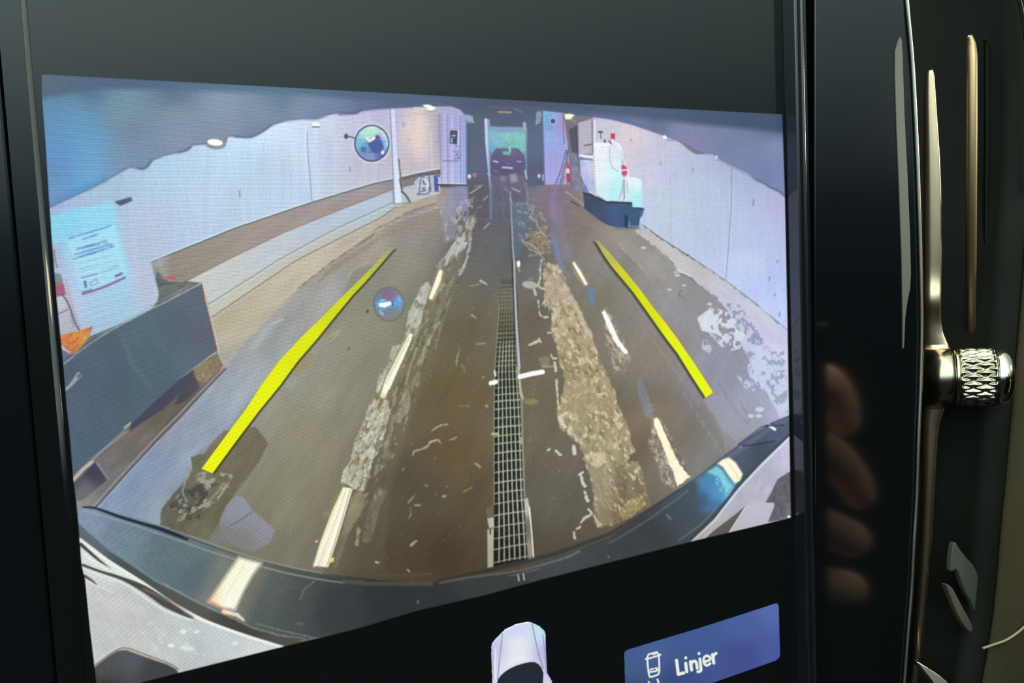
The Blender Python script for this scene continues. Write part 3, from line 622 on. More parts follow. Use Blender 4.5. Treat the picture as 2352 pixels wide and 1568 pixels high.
line([(1364, 331), (1400, 333), (1428, 338)], 2.5, (252, 250, 240), 'tall_white_tank'); line([(1363, 330), (1366, 400), (1370, 446), (1393, 461)], 1.8, (200, 182, 160), alpha=.8)
line([(1400, 336), (1401, 365), (1406, 384), (1420, 394)], 2, (160, 178, 188), smooth=4, alpha=.85); line([(1403, 334), (1416, 336)], 1.5, (170, 184, 190)); line([(1427, 345), (1430, 390), (1429, 430), (1421, 461)], 1.8, (150, 190, 200), smooth=3)
line([(1384, 335), (1384, 340)], 2, (170, 170, 170), alpha=.6)
poly([(1403, 306), (1413, 307), (1412, 321), (1403, 320)], (216, 48, 84), 'red_filler_cap'); line([(1408, 297), (1408, 305)], 2, (220, 214, 226)); line([(1407, 322), (1408, 331)], 7, (228, 226, 234), 'red_filler_cap'); line([(1399, 323), (1404, 330)], 3, (90, 80, 100))
line([(1413, 327), (1424, 334), (1429, 350), (1430, 365)], 2.4, (246, 246, 250), smooth=4)
poly([(1427, 380), (1434, 378), (1440, 386), (1441, 398), (1434, 406), (1428, 400)], (216, 70, 100), 'red_filler_cap', blur=2); line([(1428, 391), (1441, 390)], 3, (248, 240, 240)); line([(1434, 371), (1437, 380)], 3, (240, 220, 220))
line([(1443, 392), (1443, 404), (1438, 412)], 2.5, (240, 240, 240), smooth=3)
line([(1431, 408), (1434, 440), (1424, 461)], 4, (226, 228, 228), smooth=3); line([(1436, 408), (1436, 462)], 3, (230, 230, 236)); line([(1433, 412), (1434, 456)], 2, (96, 110, 120))
poly([(1441, 408), (1456, 407), (1468, 412), (1473, 422), (1475, 476), (1453, 476), (1452, 464), (1438, 462), (1438, 430)],
     [(1455, 415, (226, 236, 236)), (1460, 430, (212, 236, 232)), (1455, 455, (180, 232, 232)), (1470, 460, (166, 232, 238)), (1445, 440, (200, 230, 230))], 'short_white_tank', soft=8)
line([(1440, 409), (1456, 408), (1470, 413), (1474, 424)], 1.8, (250, 250, 246)); line([(1452, 451), (1475, 453)], 1.5, (140, 200, 200), alpha=.6); line([(1440, 420), (1441, 440)], 4, (150, 190, 200), alpha=.6)
line([(1476, 430), (1479, 478)], 4, (176, 220, 240), alpha=.5, blur=4); line([(1482, 490), (1476, 520)], 8, (168, 196, 240), alpha=.5, blur=6)

# ---- ceiling
ceil = [(80, 140), (1840, 140), (1840, 476)] + ceilR[::-1][1:] + [(1246, 254), (1180, 247), (1130, 244), (1060, 252)] + ceilL[::-1][1:]
poly(ceil, [(110, 190, (72, 96, 124)), (200, 205, (66, 92, 128)), (400, 215, (66, 94, 120)), (650, 225, (70, 100, 122)), (900, 235, (74, 96, 124)), (1100, 240, (72, 84, 106)), (1300, 250, (76, 92, 118)), (1500, 265, (74, 94, 122)), (1780, 282, (70, 92, 122)),
            (110, 240, (84, 134, 170)), (180, 250, (90, 142, 176)), (120, 290, (82, 136, 188)), (180, 300, (86, 146, 196)), (140, 340, (88, 140, 206)), (205, 340, (92, 156, 212)), (130, 390, (92, 128, 186)), (200, 400, (96, 164, 216)), (160, 430, (92, 150, 206)), (120, 450, (104, 140, 196)),
            (270, 250, (106, 138, 152)), (300, 300, (104, 122, 144)), (270, 360, (112, 140, 172)), (320, 350, (110, 130, 164)), (400, 260, (116, 134, 150)), (400, 320, (116, 130, 158)), (500, 250, (114, 130, 150)), (520, 300, (108, 122, 148)), (600, 270, (106, 122, 142)), (680, 245, (110, 126, 146)), (600, 300, (90, 104, 126)), (760, 248, (100, 122, 156)), (850, 240, (92, 106, 146)), (960, 238, (88, 98, 130)),
            (1400, 258, (92, 104, 146)), (1480, 275, (118, 122, 158)), (1560, 300, (132, 134, 174)), (1660, 300, (128, 134, 178)), (1600, 330, (138, 134, 178)), (1720, 360, (136, 140, 190)), (1780, 330, (150, 158, 204)), (1790, 400, (142, 148, 204)), (1760, 400, (124, 130, 182))],
     'hanging_ceiling_sheet', soft=34, blur=1.6)
# darker band along the top of the picture and its dim first rows
poly([(80, 140), (1840, 140), (1840, 290), (1797, 303), (1600, 285), (1400, 262), (1200, 244), (950, 240), (700, 218), (400, 206), (230, 204), (95, 226), (80, 230)],
     [(110, 185, (70, 92, 116)), (250, 200, (64, 88, 122)), (600, 205, (68, 96, 120)), (900, 226, (72, 96, 122)), (1200, 240, (70, 82, 104)), (1500, 262, (72, 90, 116)), (1790, 280, (68, 88, 120))], 'hanging_ceiling_sheet', blur=14, soft=40)
# the fold edge of the sheet
edge = spline(ceilL[:-2], 4)
line(edge, 4, (84, 96, 128), alpha=.55, blur=4); line([(x, y + 4) for x, y in edge], 2, (176, 160, 200), alpha=.5, blur=2.5)
for q in ([(318, 386), (330, 387), (340, 381), (348, 370)], [(410, 350), (425, 346), (438, 338)], [(540, 313), (577, 314), (604, 301), (622, 288)], [(780, 262), (815, 260), (828, 254)]): line(q, 5, (72, 80, 104), alpha=.6, smooth=4, blur=4)
line([(112, 470), (174, 440), (240, 412)], 12, (60, 110, 180), alpha=.3, blur=14)
line(spline(ceilR[1:-1], 4), 3, (120, 120, 160), alpha=.4, blur=4)
line([(1380, 267), (1440, 278), (1480, 294)], 4, (84, 104, 180), alpha=.6, blur=5)
line([(1562, 325), (1584, 340), (1600, 349), (1618, 352)], [3, 9, 10, 3], (114, 118, 134), alpha=.9, smooth=5, blur=4)
line([(1736, 412), (1755, 421), (1766, 428), (1788, 438), (1803, 450)], [3, 5, 4, 6, 5], (112, 118, 138), alpha=.85, smooth=5, blur=3)
line([(1648, 366), (1690, 388), (1730, 410)], 2.5, (140, 126, 150), alpha=.5, blur=3)
# ceiling lamps
oval(496, 333, 23, 10, (120, 128, 120), alpha=.6, blur=4); oval(494, 327, 17.5, 7.5, CREAM, 'ceiling_light', ang=6, blur=2); line([(478, 336), (500, 341), (516, 334), (521, 318)], 2.5, (104, 104, 96), smooth=4, alpha=.8)
poly([(970, 241), (984, 240), (1000, 246), (997, 253), (987, 254)], (255, 252, 236), 'ceiling_light', blur=2); line([(984, 256), (998, 254)], 2, (130, 130, 100), alpha=.6)
poly([(1296, 262), (1310, 261), (1320, 264), (1311, 274), (1299, 274)], (252, 248, 214), 'ceiling_light', blur=2); line([(1297, 276), (1312, 276)], 2.5, (120, 130, 100), alpha=.6); line([(1312, 273), (1321, 266)], 3, (120, 136, 150), alpha=.8)
oval(1527, 315, 5, 4, (244, 252, 252), 'ceiling_light', ang=40, blur=2); line([(1531, 321), (1545, 323)], 4, (130, 160, 200), alpha=.7); oval(1646, 360, 2.6, 3.4, (236, 240, 240), 'ceiling_light')

# ---- wet floor details: ridges of grit, light reflections, grate
ridgeL = [(1082, 500), (1066, 545), (1040, 580), (1012, 610), (995, 650), (972, 705), (958, 750), (935, 800), (912, 850), (893, 900), (878, 945), (862, 1000), (845, 1050), (822, 1100), (812, 1130)]
ridgeW = [20, 26, 26, 20, 24, 26, 30, 34, 36, 38, 40, 44, 48, 54, 50]
poly([(1040, 560), (1010, 640), (960, 760), (900, 930), (850, 1080), (790, 1250), (745, 1310), (880, 1310), (900, 1100), (960, 900), (1010, 760), (1060, 620), (1075, 560)], [(1040, 600, (128, 120, 106)), (940, 900, (116, 104, 84)), (830, 1200, (104, 94, 78))], alpha=.5, blur=16)
def dashed_ridge(path, w, col, name, tex, wob, alpha=.9):
    line(path, w, col, name, smooth=5, wob=wob, alpha=alpha, tex=tex, blur=2.5)
dashed_ridge([(x + 4, y) for x, y in ridgeL[:3]], [16, 20, 22], (150, 138, 130), 'grit_ridge', (.35, 5, 2.5, -60, 61), 4)
dashed_ridge([(1060, 556), (1040, 580), (1022, 604)], [24, 22, 14], (186, 182, 180), 'grit_ridge', (.14, 5, 4, -66, 62), 3)
dashed_ridge([(1018, 600), (1008, 612)], [14, 12], (150, 144, 138), 'grit_ridge', (.3, 4, 1, 0, 63), 2)
poly([(976, 650), (984, 646), (990, 660), (980, 690), (972, 712), (968, 740), (960, 765), (940, 775), (928, 800), (912, 840), (900, 858), (893, 850), (910, 815), (922, 790), (932, 760), (938, 716), (952, 690), (966, 660)], (176, 170, 168), 'grit_ridge', blur=2, rough=2, rscale=5, tex=(.08, 5, 4, -66, 64))
poly([(920, 790), (908, 830), (885, 880), (868, 904), (863, 900), (872, 860), (880, 858), (893, 824), (900, 795)], (172, 166, 162), 'grit_ridge', blur=2, rough=3, rscale=5, tex=(.12, 4, 4, -66, 65))
GL = [(862, 905), (878, 912), (892, 918), (895, 950), (882, 1000), (872, 1034), (854, 1060), (848, 1095), (838, 1125), (826, 1128), (804, 1116), (782, 1108), (788, 1085), (808, 1050), (814, 1015), (828, 985), (842, 950), (850, 925)]
poly(GL, [(870, 930, (170, 164, 150)), (840, 1010, (164, 158, 144)), (815, 1090, (176, 172, 154))], 'grit_ridge', blur=2.5, rough=4, rscale=6, tex=(.22, 6, 2.5, -62, 66))
speckle(GL, (122, 106, 76), .07, 8, 67, alpha=.8, aspect=2.5, angle=-62); speckle(GL, (208, 206, 196), .04, 6, 68, alpha=.7, aspect=2, angle=-62)
poly([(826, 1125), (840, 1135), (832, 1180), (815, 1200), (795, 1240), (775, 1300), (765, 1310), (790, 1200), (808, 1140)], [(830, 1150, (150, 138, 112)), (790, 1260, (122, 116, 102))], 'grit_ridge', blur=4, rough=4, alpha=.8, tex=(.15, 7, 3, -64, 69))
# second, thinner ridge to its right
for path, c, w, a in (([(1082, 545), (1070, 600), (1056, 630)], (178, 176, 184), 6, .8), ([(1040, 640), (1015, 700), (1000, 740), (985, 775), (970, 830), (955, 880)], (140, 132, 114), 10, .6),
                      ([(1010, 738), (996, 760), (984, 790)], (186, 176, 166), 4, .8), ([(975, 800), (962, 850), (945, 890)], (150, 142, 120), 8, .6), ([(930, 900), (932, 930), (915, 962)], (150, 140, 118), 20, .75),
                      ([(905, 900), (902, 960), (895, 1000), (882, 1050)], (140, 130, 104), 10, .75), ([(876, 1130), (862, 1160), (852, 1200), (842, 1235)], (130, 116, 100), 24, .55), ([(850, 1130), (832, 1180), (818, 1225)], (104, 86, 74), 6, .7),
                      ([(824, 1215), (820, 1250)], (170, 158, 140), 8, .7), ([(900, 1040), (880, 1070)], (130, 122, 98), 10, .5), ([(935, 800), (925, 850), (908, 900), (902, 930)], (132, 124, 62), 7, .6), ([(1020, 640), (1008, 670), (995, 690)], (160, 152, 96), 5, .5),
                      ([(957, 800), (940, 850), (932, 885)], (170, 164, 148), 5, .6), ([(788, 1110), (770, 1140), (760, 1180)], (136, 128, 70), 8, .45)):
    line(path, w, c, 'grit_ridge', alpha=a, smooth=4, wob=2.5, tex=(.25, 4, 3, -64, 70), blur=2.5)
SP1 = [(984, 646), (968, 740), (945, 775), (905, 860), (885, 880), (868, 904), (863, 880), (893, 824), (922, 790), (938, 716), (952, 690), (966, 660)]
speckle(SP1, (206, 202, 196), .05, 6, 181, alpha=.7, aspect=2, angle=-62); speckle(SP1, (128, 116, 100), .04, 6, 182, alpha=.8, aspect=2, angle=-62)
RIB = [(1086, 480), (1092, 520), (1076, 600), (1040, 680), (1010, 760), (975, 840), (950, 930), (920, 1010), (890, 1090), (860, 1180), (835, 1250), (815, 1250), (830, 1140), (862, 1020), (895, 930), (930, 820), (965, 740), (1000, 640), (1030, 570), (1060, 500)]
speckle(RIB, (170, 164, 146), .045, 7, 171, alpha=.55, aspect=2.5, angle=-66, sharp=.1); speckle(RIB, (92, 80, 56), .05, 7, 172, alpha=.5, aspect=2.5, angle=-66, sharp=.1)
speckle([(1010, 480), (1095, 450), (1100, 520), (1070, 570), (1030, 570), (1015, 520)], (188, 182, 180), .07, 7, 173, alpha=.6, aspect=2, angle=-80); speckle([(1040, 500), (1095, 460), (1090, 540), (1050, 570)], (90, 80, 74), .07, 6, 174, alpha=.6, aspect=2, angle=-80)
speckle([(1185, 460), (1225, 450), (1262, 520), (1270, 580), (1215, 590), (1190, 540)], (176, 162, 140), .05, 6, 175, alpha=.6, aspect=1.6, angle=30)
# tube lights mirrored in the wet film
def glow_bar(pts, w, core=CREAM, halo=(180, 150, 110), name='light_reflection', alpha=.4):
    w = np.array(w, float)
    line(pts, w + 8, halo, alpha=alpha, blur=7); line(pts, w, core, name, blur=2.5)
glow_bar([(1012, 624), (1006, 644), (990, 683)], [9, 12, 9])
line([(1020, 628), (1012, 650), (998, 686)], 2, (190, 180, 80), alpha=.6); line([(1004, 622), (994, 655), (984, 682)], 1.6, (180, 110, 96), alpha=.7)
glow_bar([(943, 770), (920, 820), (893, 875), (880, 908)], [9, 14, 16, 12], (246, 242, 226), (160, 140, 80))
line([(940, 776), (912, 830), (886, 880)], 3.5, (196, 184, 168), alpha=.65, blur=2); line([(936, 772), (903, 830), (877, 886)], 1.8, (190, 120, 100), alpha=.7); line([(944, 778), (916, 840), (894, 892)], 3, (255, 255, 246)); line([(877, 905), (884, 912)], 7, (236, 180, 176), alpha=.7, wob=2)
poly([(788, 1118), (810, 1122), (795, 1172), (776, 1235), (754, 1302), (719, 1300), (734, 1250), (762, 1175)], [(799, 1125, (226, 222, 206)), (790, 1160, (254, 250, 230)), (740, 1290, (254, 246, 232))], 'light_reflection', blur=3)
line([(786, 1128), (760, 1190), (736, 1262), (722, 1300)], 8, (226, 170, 110), alpha=.35, blur=7)
for off, c, w in ((-2, (255, 246, 222), 4), (5, (214, 196, 180), 2.6), (10, (226, 208, 210), 1.6), (16, (255, 255, 236), 6), (22, (150, 140, 90), 2)):
    line([(792 + off * .55, 1124), (768 + off * .8, 1190), (746 + off * 1.05, 1245), (726 + off * 1.15, 1298)], w, c, alpha=.85, blur=2)
line([(727, 1301), (738, 1303)], 4, (220, 90, 110), alpha=.7); poly([(755, 1282), (768, 1280), (766, 1290), (756, 1292)], (232, 220, 140), blur=2)
oval(727, 1243, 4, 3, (196, 170, 180)); oval(750, 1180, 8, 6, (150, 130, 120), alpha=.5, blur=5)
# middle of the floor: floating bits
MID = [(1020, 640), (1150, 560), (1145, 800), (1134, 1000), (1128, 1290), (860, 1300), (930, 1050)]
flecks(MID, 80, (1.0, 2.8), [(160, 148, 124), (176, 164, 140), (140, 120, 92), (190, 150, 150), (128, 118, 84)], 71, alpha=.6)
flecks([(1195, 880), (1270, 860), (1290, 1000), (1320, 1150), (1230, 1240), (1205, 1100)], 22, (1.5, 3.5), [(150, 140, 110), (170, 160, 140)], 72, alpha=.5)
flecks([(860, 1150), (1110, 1150), (1100, 1310), (860, 1300)], 30, (1.2, 2.6), [(130, 110, 84), (150, 130, 100), (110, 100, 84)], 73, alpha=.6)
for q, w, c in (([(992, 988), (1010, 978), (1028, 974)], 4, (184, 176, 148)), ([(948, 1044), (952, 1036), (966, 1032), (982, 1024), (988, 1014), (1000, 1012)], 5, (180, 164, 136)), ([(988, 1016), (1006, 1010), (1012, 1018)], 5, (190, 166, 144)),
                ([(1034, 1010), (1048, 1004)], 3.5, (170, 156, 130)), ([(938, 1153), (948, 1142), (952, 1136)], 4, (156, 140, 110)), ([(942, 1166), (944, 1180), (938, 1190)], 3, (150, 140, 110)), ([(952, 1160), (966, 1160)], 5, (156, 144, 116)),
                ([(944, 1252), (956, 1242)], 6, (180, 176, 132)), ([(863, 1290), (868, 1292)], 5, (210, 208, 180)), ([(936, 1308), (940, 1312)], 4, (206, 190, 150)), ([(1018, 1140), (1022, 1138)], 7, (176, 146, 126)),
                ([(1063, 1130), (1082, 1120)], 4, (150, 130, 76)), ([(1056, 932), (1076, 932)], 4, (134, 122, 90)), ([(1117, 930), (1119, 934)], 4, (180, 170, 120)), ([(1109, 868), (1112, 864)], 6, (170, 110, 110)), ([(1092, 1064), (1102, 1072)], 5, (166, 150, 130)),
                ([(1083, 656), (1094, 654), (1104, 650)], 3, (140, 156, 130)), ([(1104, 644), (1118, 653)], 5, (196, 196, 184)), ([(1083, 724), (1092, 729)], 5, (186, 150, 150)), ([(1085, 706), (1086, 708)], 4, (150, 110, 104)),
                ([(1096, 790), (1114, 788)], 5, (140, 130, 126)), ([(1048, 840), (1050, 820), (1056, 806)], 4, (150, 144, 124)), ([(1060, 838), (1068, 852)], 4, (140, 130, 70)), ([(1000, 800), (1010, 760), (1012, 740)], 4, (136, 132, 108)),
                ([(984, 960), (978, 990)], 3, (110, 84, 60)), ([(908, 1018), (910, 1020)], 6, (140, 132, 90)), ([(925, 1076), (926, 1078)], 6, (140, 130, 104)), ([(979, 1115), (980, 1116)], 6, (140, 130, 110)), ([(1000, 1135), (1001, 1136)], 5, (140, 126, 110))):
    line(q, w * .9, c, 'floating_grit' if w > 4.4 else None, alpha=.85, smooth=3 if len(q) > 2 else 0, wob=2.0, blur=2, wseed=int(q[0][0]))
# floor patch bottom left and puddle reflections
MUD = [(514, 989), (545, 985), (586, 979), (602, 998), (616, 1020), (598, 1052), (578, 1084), (556, 1110), (540, 1132), (519, 1168), (507, 1200), (478, 1238), (432, 1229), (400, 1216), (368, 1204), (371, 1170), (386, 1150), (412, 1119), (430, 1094), (440, 1070), (436, 1048), (470, 1040), (491, 1012)]
poly(MUD, [(580, 1010, (120, 110, 92)), (500, 1050, (124, 116, 98)), (520, 1120, (116, 106, 86)), (420, 1180, (104, 96, 82)), (460, 1220, (112, 104, 82)), (400, 1150, (106, 100, 92))], 'muddy_patch', blur=3, rough=3, rscale=8, tex=(.12, 22, 2, -50, 74), soft=20)
speckle([(400, 1150), (430, 1100), (470, 1080), (540, 1090), (500, 1150), (440, 1190), (390, 1200)], (176, 174, 164), .10, 16, 75, alpha=.75, aspect=1.6, angle=-30)
speckle([(390, 1160), (440, 1110), (500, 1110), (460, 1190), (400, 1200)], (76, 68, 62), .09, 14, 76, alpha=.8, aspect=1.5, angle=-30)
line([(436, 1050), (438, 1080), (425, 1105), (420, 1130), (428, 1150)], 5, (180, 190, 186), alpha=.6, smooth=4, wob=2, blur=3); line([(470, 1160), (500, 1130), (512, 1112), (526, 1118)], 5, (170, 166, 152), alpha=.6, smooth=4, wob=2, blur=4)
poly([(586, 979), (616, 1020), (578, 1084), (540, 1132), (519, 1168), (500, 1230), (480, 1236), (500, 1180), (530, 1100), (570, 1040)], (108, 98, 80), alpha=.6, blur=5)
PUD = [(541, 1138), (560, 1142), (580, 1172), (600, 1188), (632, 1216), (620, 1245), (585, 1265), (556, 1262), (530, 1245), (505, 1215), (504, 1195), (520, 1160)]
poly(PUD, [(550, 1160, (144, 146, 172)), (600, 1215, (142, 140, 164)), (560, 1245, (130, 126, 138))], 'panel_reflection', blur=4, soft=18, alpha=.85)
line([(578, 1176), (556, 1192), (530, 1206)], 4, (122, 116, 112), blur=2); poly([(503, 1200), (530, 1210), (560, 1240), (555, 1262), (500, 1240), (478, 1236)], (128, 124, 124), alpha=.7, blur=4)
line([(566, 1230), (596, 1212)], 4, (126, 122, 146), alpha=.6, blur=3)
poly([(688, 812), (706, 808), (728, 818), (718, 832), (700, 846), (680, 862), (672, 850), (676, 830)], (154, 132, 108), alpha=.75, blur=6); poly([(660, 872), (680, 862), (684, 884), (668, 894), (652, 890)], (150, 152, 164), alpha=.6, blur=4)
poly([(752, 780), (764, 766), (782, 755), (778, 768), (764, 782)], (168, 158, 118), blur=2.5, alpha=.85); line([(756, 779), (764, 774)], 3, (120, 100, 70), alpha=.8); poly([(796, 800), (804, 794), (804, 802), (798, 806)], (112, 98, 76), blur=3, alpha=.8)
line([(626, 744), (650, 732)], 4, (186, 190, 208), alpha=.6, blur=3)
# mirror seen upside down in the wet film
oval(893, 698, 37, 41, (112, 106, 104), 'mirror_reflection', alpha=.85, blur=3); oval(893, 698, 33, 37, [(890, 675, (118, 106, 124)), (905, 680, (130, 110, 150)), (870, 695, (90, 130, 190)), (915, 692, (110, 150, 200)), (895, 720, (126, 124, 134)), (880, 715, (120, 124, 150))], 'mirror_reflection', soft=8, blur=3)
poly([(862, 694), (872, 690), (896, 692), (920, 684), (927, 692), (922, 700), (902, 704), (878, 712), (864, 706)], (90, 156, 224), blur=3); poly([(870, 696), (897, 692), (899, 699), (884, 706), (871, 704)], (248, 252, 255), blur=2)
line([(880, 682), (890, 686), (900, 680)], 4, (150, 90, 170), alpha=.7, blur=3); line([(874, 690), (884, 688)], 3, (160, 220, 250), alpha=.8); line([(902, 692), (902, 702)], 3, (60, 90, 150)); line([(914, 680), (918, 690)], 4, (120, 190, 240), alpha=.8)
line([(872, 714), (880, 722)], 4, (170, 200, 220), alpha=.8); line([(862, 698), (862, 708)], 3, (70, 130, 200), alpha=.8)
oval(844, 715, 3.5, 4.5, (84, 78, 66), blur=2); line([(844, 716), (856, 712)], 1.6, (120, 116, 110), alpha=.8)
# right-hand ridge of straw and mud
top_twigs = [(1195, 560), (1210, 520), (1235, 512), (1255, 530), (1262, 560), (1260, 580), (1240, 582), (1215, 575)]
poly([(1212, 530), (1250, 530), (1262, 560), (1262, 582), (1240, 582), (1218, 565)], (134, 116, 90), 'straw_ridge', rough=6, rscale=8, blur=4, alpha=.7, tex=(.3, 5, 2, 40, 78))
flecks(top_twigs, 40, (1.6, 3), [(190, 180, 160), (160, 150, 130), (206, 190, 180), (120, 100, 70)], 79, alpha=.85, stretch=4)
for q in ([(1218, 500), (1225, 480), (1222, 468)], [(1230, 500), (1236, 520), (1250, 540)], [(1200, 556), (1220, 560), (1240, 580)], [(1214, 572), (1234, 580), (1250, 596)]): line(q, 3, (176, 160, 140), alpha=.8, smooth=3, wob=1.5)
SR = [(1249, 603), (1278, 604), (1292, 625), (1301, 650), (1308, 668), (1320, 690), (1331, 708), (1344, 740), (1358, 765), (1370, 798), (1380, 830), (1392, 860), (1414, 900), (1424, 938), (1442, 982), (1457, 1035), (1448, 1045), (1440, 1060), (1466, 1060), (1474, 1080), (1482, 1110), (1493, 1142), (1496, 1158), (1470, 1172), (1440, 1190), (1405, 1208), (1372, 1212), (1362, 1180), (1366, 1140), (1352, 1090), (1342, 1060), (1334, 1020), (1312, 1005), (1296, 990), (1284, 975), (1280, 940), (1290, 910), (1296, 870), (1290, 850), (1284, 820), (1278, 790), (1264, 755), (1268, 718), (1258, 700), (1251, 680), (1249, 640)]
poly(SR, [(1270, 640, (176, 152, 130)), (1290, 700, (178, 156, 128)), (1320, 780, (164, 142, 112)), (1340, 850, (156, 136, 106)), (1340, 940, (158, 142, 112)), (1400, 960, (148, 132, 100)), (1380, 1050, (156, 142, 110)), (1440, 1110, (128, 114, 92)), (1370, 1130, (146, 130, 104)), (1400, 1190, (120, 106, 84))],
     'straw_ridge', blur=2.5, rough=6, rscale=8, tex=(.16, 8, 2, 62, 80), soft=20)
speckle(SR, (112, 94, 64), .07, 7, 81, alpha=.55, aspect=2.2, angle=68, sharp=.12); speckle(SR, (214, 200, 168), .06, 6, 82, alpha=.75, sharp=.1, aspect=1.8, angle=60)
flecks(SR, 420, (1.0, 2.4), [(206, 190, 156), (190, 172, 130), (98, 80, 50), (120, 100, 64), (214, 206, 186), (150, 150, 110)], 83, alpha=.75, stretch=3)
poly([(1296, 640), (1308, 668), (1331, 708), (1360, 770), (1352, 772), (1322, 712), (1300, 672)], (190, 172, 156), alpha=.6, blur=4)
poly([(1250, 620), (1290, 640), (1300, 690), (1268, 700), (1254, 670)], (182, 156, 138), alpha=.55, blur=8)
poly([(1305, 880), (1350, 870), (1380, 920), (1340, 960), (1305, 950), (1300, 910)], (160, 140, 110), alpha=.6, blur=8)
poly([(1352, 1075), (1375, 1065), (1392, 1080), (1400, 1120), (1408, 1160), (1404, 1205), (1376, 1200), (1372, 1150), (1362, 1110)], (146, 130, 104), alpha=.75, blur=6)
poly([(1358, 1040), (1388, 1040), (1392, 1062), (1372, 1076), (1362, 1070)], (200, 182, 140), alpha=.7, blur=4, rough=3)
poly([(1422, 1180), (1440, 1150), (1466, 1140), (1480, 1160), (1450, 1188), (1430, 1194)], (176, 164, 110), alpha=.6, blur=4, rough=4, tex=(.3, 5, 1, 0, 84))
poly([(1410, 1060), (1440, 1070), (1445, 1110), (1430, 1150), (1415, 1130)], (104, 90, 66), alpha=.5, blur=8)
line([(1318, 840), (1345, 832), (1352, 824)], 4, (200, 180, 140), alpha=.7, wob=1)
# bits along the ridge's left side
for q, w in (([(1244, 596), (1240, 620), (1241, 640), (1236, 655)], 4), ([(1252, 664), (1240, 660)], 5), ([(1246, 700), (1252, 690), (1252, 706)], 4), ([(1236, 690), (1240, 720), (1246, 728)], 3.5), ([(1251, 728), (1258, 728)], 5), ([(1226, 664), (1230, 676)], 6),
             ([(1216, 792), (1226, 788), (1236, 782)], 7), ([(1238, 778), (1242, 786)], 4), ([(1258, 764), (1268, 764)], 4), ([(1266, 815), (1270, 822), (1278, 822)], 5), ([(1274, 832), (1276, 850)], 7), ([(1278, 872), (1280, 900), (1282, 930)], 5), ([(1284, 958), (1292, 972), (1298, 980)], 8),
             ([(1318, 1026), (1320, 1040)], 10), ([(1330, 1090), (1340, 1084)], 5), ([(1334, 1090), (1340, 1112), (1344, 1116)], 7), ([(1342, 1128), (1344, 1132)], 6), ([(1346, 1140), (1350, 1150)], 9), ([(1352, 1170), (1358, 1180), (1342, 1190), (1334, 1200)], 6), ([(1318, 1222), (1320, 1236)], 6), ([(1324, 1214), (1332, 1210)], 6), ([(1278, 1036), (1286, 1044)], 8), ([(1258, 1034), (1262, 1032)], 6)):
    line(q, w * .9, (200, 194, 180), 'floating_grit', alpha=.9, smooth=3 if len(q) > 2 else 0, wob=2.4, blur=2, wseed=int(q[0][0]))
oval(1217, 654, 18, 8.5, (176, 168, 152), 'floating_grit', ang=8, blur=2); oval(1191, 606, 4, 8, (255, 252, 230), 'light_reflection', ang=0, blur=2); line([(1191, 614), (1193, 622)], 6, (190, 160, 100), alpha=.6); oval(1220, 922, 16, 7, (140, 126, 84), blur=4, alpha=.8); oval(1219, 641, 6, 3, (150, 140, 130), alpha=.6, blur=3); oval(1236, 655, 3, 3, (200, 186, 170))
poly([(1236, 820), (1262, 818), (1262, 842), (1244, 842)], (140, 136, 114), 'floating_grit', blur=4, alpha=.6, rough=4)
# right lane lights
poly([(1264, 520), (1278, 550), (1290, 600), (1308, 640), (1292, 620), (1276, 590), (1266, 555)], (110, 132, 178), alpha=.75, blur=6)
poly([(1262, 460), (1290, 470), (1300, 540), (1320, 600), (1290, 600), (1275, 560), (1266, 500)], (138, 126, 150), alpha=.45, blur=10)
line([(1276, 430), (1268, 470), (1272, 500)], 14, (146, 124, 176), alpha=.45, blur=12)
glow_bar([(1318, 604), (1330, 624), (1346, 652)], [5, 8, 6]); line([(1316, 618), (1328, 640), (1340, 652)], 2, (180, 170, 110), alpha=.6)
poly([(1346, 655), (1364, 662), (1368, 690), (1360, 705), (1352, 690)], (96, 124, 168), alpha=.8, blur=6)
HB = [(1380, 712), (1392, 708), (1404, 724), (1424, 760), (1440, 800), (1446, 822), (1440, 850), (1424, 862), (1408, 850), (1396, 800), (1386, 750)]
poly([(1366, 760), (1390, 740), (1400, 800), (1400, 850), (1380, 830)], (124, 108, 100), alpha=.5, blur=8, rough=4)
speckle(HB, (196, 184, 164), .12, 5, 86, alpha=.6, blur=9, aspect=2.5, angle=65, sharp=.15); speckle(HB, (220, 196, 130), .02, 4, 87, alpha=.5, blur=8, aspect=2, angle=63); speckle(HB, (170, 90, 110), -.05, 4, 88, alpha=.5, blur=8, aspect=2, angle=63); speckle(HB, (110, 140, 110), -.05, 4, 89, alpha=.5, blur=8, aspect=2, angle=63)
line([(1387, 718), (1400, 745), (1416, 780), (1437, 808)], [8, 12, 11, 9], (255, 252, 236), 'light_reflection', blur=2.5, wob=1.2, smooth=4)
RB = [(1484, 975), (1500, 960), (1516, 962), (1540, 1000), (1565, 1050), (1585, 1096), (1552, 1120), (1524, 1108), (1512, 1080), (1496, 1040)]
poly([(1496, 965), (1520, 1000), (1550, 1117), (1524, 1110), (1496, 1030)], (150, 138, 130), alpha=.6, blur=5)
speckle(RB, (206, 196, 182), .12, 6, 90, alpha=.7, blur=9, aspect=2.5, angle=62, sharp=.15); speckle(RB, (150, 70, 150), -.04, 5, 91, alpha=.5, blur=8, aspect=2, angle=63); speckle(RB, (100, 150, 110), -.05, 5, 92, alpha=.5, blur=8, aspect=2, angle=63); speckle(RB, (196, 100, 90), -.04, 5, 93, alpha=.5, blur=8, aspect=2, angle=63); speckle(RB, (96, 84, 76), .05, 5, 94, alpha=.7)
